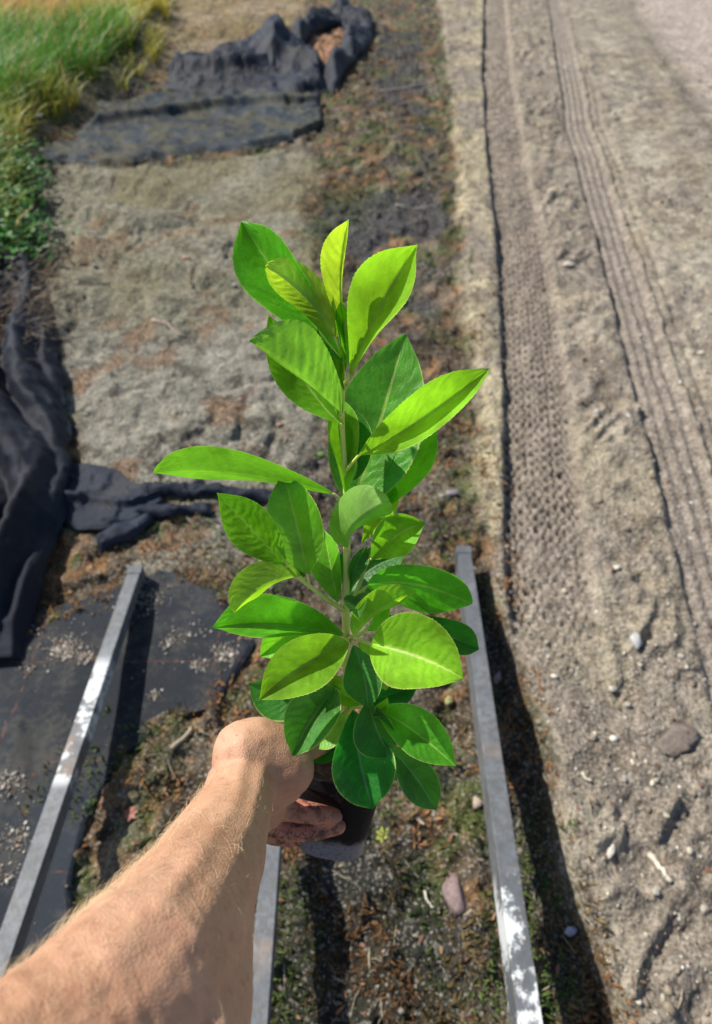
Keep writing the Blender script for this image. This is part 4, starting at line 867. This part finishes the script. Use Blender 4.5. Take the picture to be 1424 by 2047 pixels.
rm = tmp.modifiers.new('r', 'REMESH'); rm.mode = 'VOXEL'; rm.voxel_size = .0017; rm.adaptivity = 0
sm = tmp.modifiers.new('s', 'SMOOTH'); sm.factor = .6; sm.iterations = 16
dg = bpy.context.evaluated_depsgraph_get(); me2 = bpy.data.meshes.new_from_object(tmp.evaluated_get(dg)); bpy.data.objects.remove(tmp)
me2.name = 'body'; nV = len(me2.vertices); co = np.empty(nV * 3); me2.vertices.foreach_get('co', co); co = co.reshape(-1, 3)
print('arm verts', nV)
def w_to_px(co):
    dx = co - np.array([0, 0, CAM_H]); fwd = dx[:, 1] * CP - dx[:, 2] * SP; up = dx[:, 1] * SP + dx[:, 2] * CP
    return CX + FPX * dx[:, 0] / fwd, CY - FPX * up / fwd, fwd
px_, py_, dep = w_to_px(co)
red = sst(500, 590, px_) * sst(1480, 1570, py_) * .45 + sst(.565, .585, dep) * sst(1590, 1600, py_) * .8
dirt_shade = sst(.566, .58, dep) * sst(1592, 1602, py_)  # dirt on the fingers, deepened to paint in their shade
a = me2.color_attributes.new('Col', 'FLOAT_COLOR', 'POINT'); cc = np.zeros((nV, 4), np.float32); cc[:, 0] = np.clip(red, 0, 1); cc[:, 1] = dirt_shade; cc[:, 3] = 1; a.data.foreach_set('color', cc.ravel())
# wrist crease and tendons
nr = np.empty(nV * 3); me2.vertices.foreach_get('normal', nr); nr = nr.reshape(-1, 3)
def dline(px0, py0, px1, py1):
    ex, ey = px1 - px0, py1 - py0; L = math.hypot(ex, ey); t = np.clip(((px_ - px0) * ex + (py_ - py0) * ey) / L ** 2, 0, 1); return np.hypot(px_ - px0 - t * ex, py_ - py0 - t * ey), t
for (l_, wdt, dpt) in [((412, 1530, 455, 1552), 5, .0017), ((430, 1545, 470, 1562), 6, .0010), ((520, 1600, 548, 1612), 5, .0014)]:
    dd, tt = dline(*l_); co = co - nr * (dpt * np.exp(-(dd / wdt) ** 2) * (1 - tt * .7))[:, None]
for (l_, wdt, dpt) in [((495, 1445, 470, 1600), 14, .0011), ((545, 1470, 500, 1640), 12, .0009), ((440, 1640, 330, 1800), 22, .0016)]:
    dd, tt = dline(*l_); co = co + nr * (dpt * np.exp(-(dd / wdt) ** 2) * np.sin(np.pi * np.clip(tt, .05, .95)))[:, None]
co = co + nr * ((fbm(px_, py_, 60, 3, 701) - .5) * .0022)[:, None]
me2.vertices.foreach_set('co', co.ravel().astype(np.float32)); me2.update()
body = link('body', me2, mat_skin(), person)
# nails on the finger ends seen from the back
M_nail = mat_plain('nail', (.40, .17, .12), .45, 90, .1, .0005)
for ch in body_f[:2]:
    q0, q1 = P(*ch[-2][:3]), P(*ch[-1][:3]); d = (q1 - q0).normalized(); vv = (CAMV - q1).normalized(); nn = (vv - d * vv.dot(d)).normalized(); sdv = d.cross(nn); bm = bmesh.new()
    bmesh.ops.create_icosphere(bm, subdivisions=3, radius=1)
    for v in bm.verts: v.co = q1 + nn * (.0072 - .0012 * (v.co.x ** 2)) + d * (v.co.y * .0052) + sdv * (v.co.x * .0045) + nn * v.co.z * .0006
    bm_obj('nail', bm, M_nail, person)
# hairs on the forearm
tri_n = nr; k = np.where((py_ > 1560) & (py_ < 2100) & (px_ > -100) & (dep < .50))[0]
vdir = (np.array([0, 0, CAM_H]) - co); vdir /= np.linalg.norm(vdir, axis=1, keepdims=True); face = (nr * vdir).sum(1)
wgt = np.clip(1.15 - face[k], 0.05, 1) ** .9 * (face[k] > -.25) * np.clip((560 - px_[k]) / 400, .08, 1); left_side = px_[k] < (560 - (py_[k] - 1500) * .75 + 90); wgt = wgt * np.where(left_side, 1, .3)
wgt /= wgt.sum(); pick = rng.choice(k, 800, p=wgt, replace=False)
axis = np.array((P(478, 1585, .51) - P(212, 1905, .33)).normalized()); HV, HF = [], []; 
imgup = np.array((P(300, 1600, .4) - P(330, 1700, .4)).normalized())
for q in pick:
    nn = nr[q]; base_ = co[q] - nn * .0003; ln = rng.uniform(.005, .015) * (1.25 if face[q] < .35 else 1); a_ = rng.normal(0, .45)
    tdir = axis * rng.uniform(.0, .9) + imgup * rng.uniform(-.2, .8) + rng.normal(0, .35, 3); tdir -= nn * tdir.dot(nn); tdir /= np.linalg.norm(tdir) + 1e-9; bn = np.cross(nn, tdir); bend = rng.uniform(-.6, .6)
    for i_, t in enumerate((0, .35, .7, 1)):
        c_ = base_ + (nn * (.55 * t - .35 * t * t) + tdir * (.85 * t) + bn * bend * t * t * .6) * ln; rad = .00009 * (1, .85, .6, .15)[i_]
        for m_ in range(3): an = m_ * 2.094; HV.append(c_ + (nn * math.cos(an) + bn * math.sin(an)) * rad)
    b0 = len(HV) - 12
    for i_ in range(3):
        for m_ in range(3): HF.append((b0 + i_ * 3 + m_, b0 + i_ * 3 + (m_ + 1) % 3, b0 + i_ * 3 + 3 + (m_ + 1) % 3, b0 + i_ * 3 + 3 + m_))
o = link('arm_hair', np_mesh('arm_hair', np.array(HV), np.array(HF)), mat_plain('blond_hair', (.75, .56, .34), .35, 50, .2, .0001), person); tag(o, kind='stuff')
print('done')
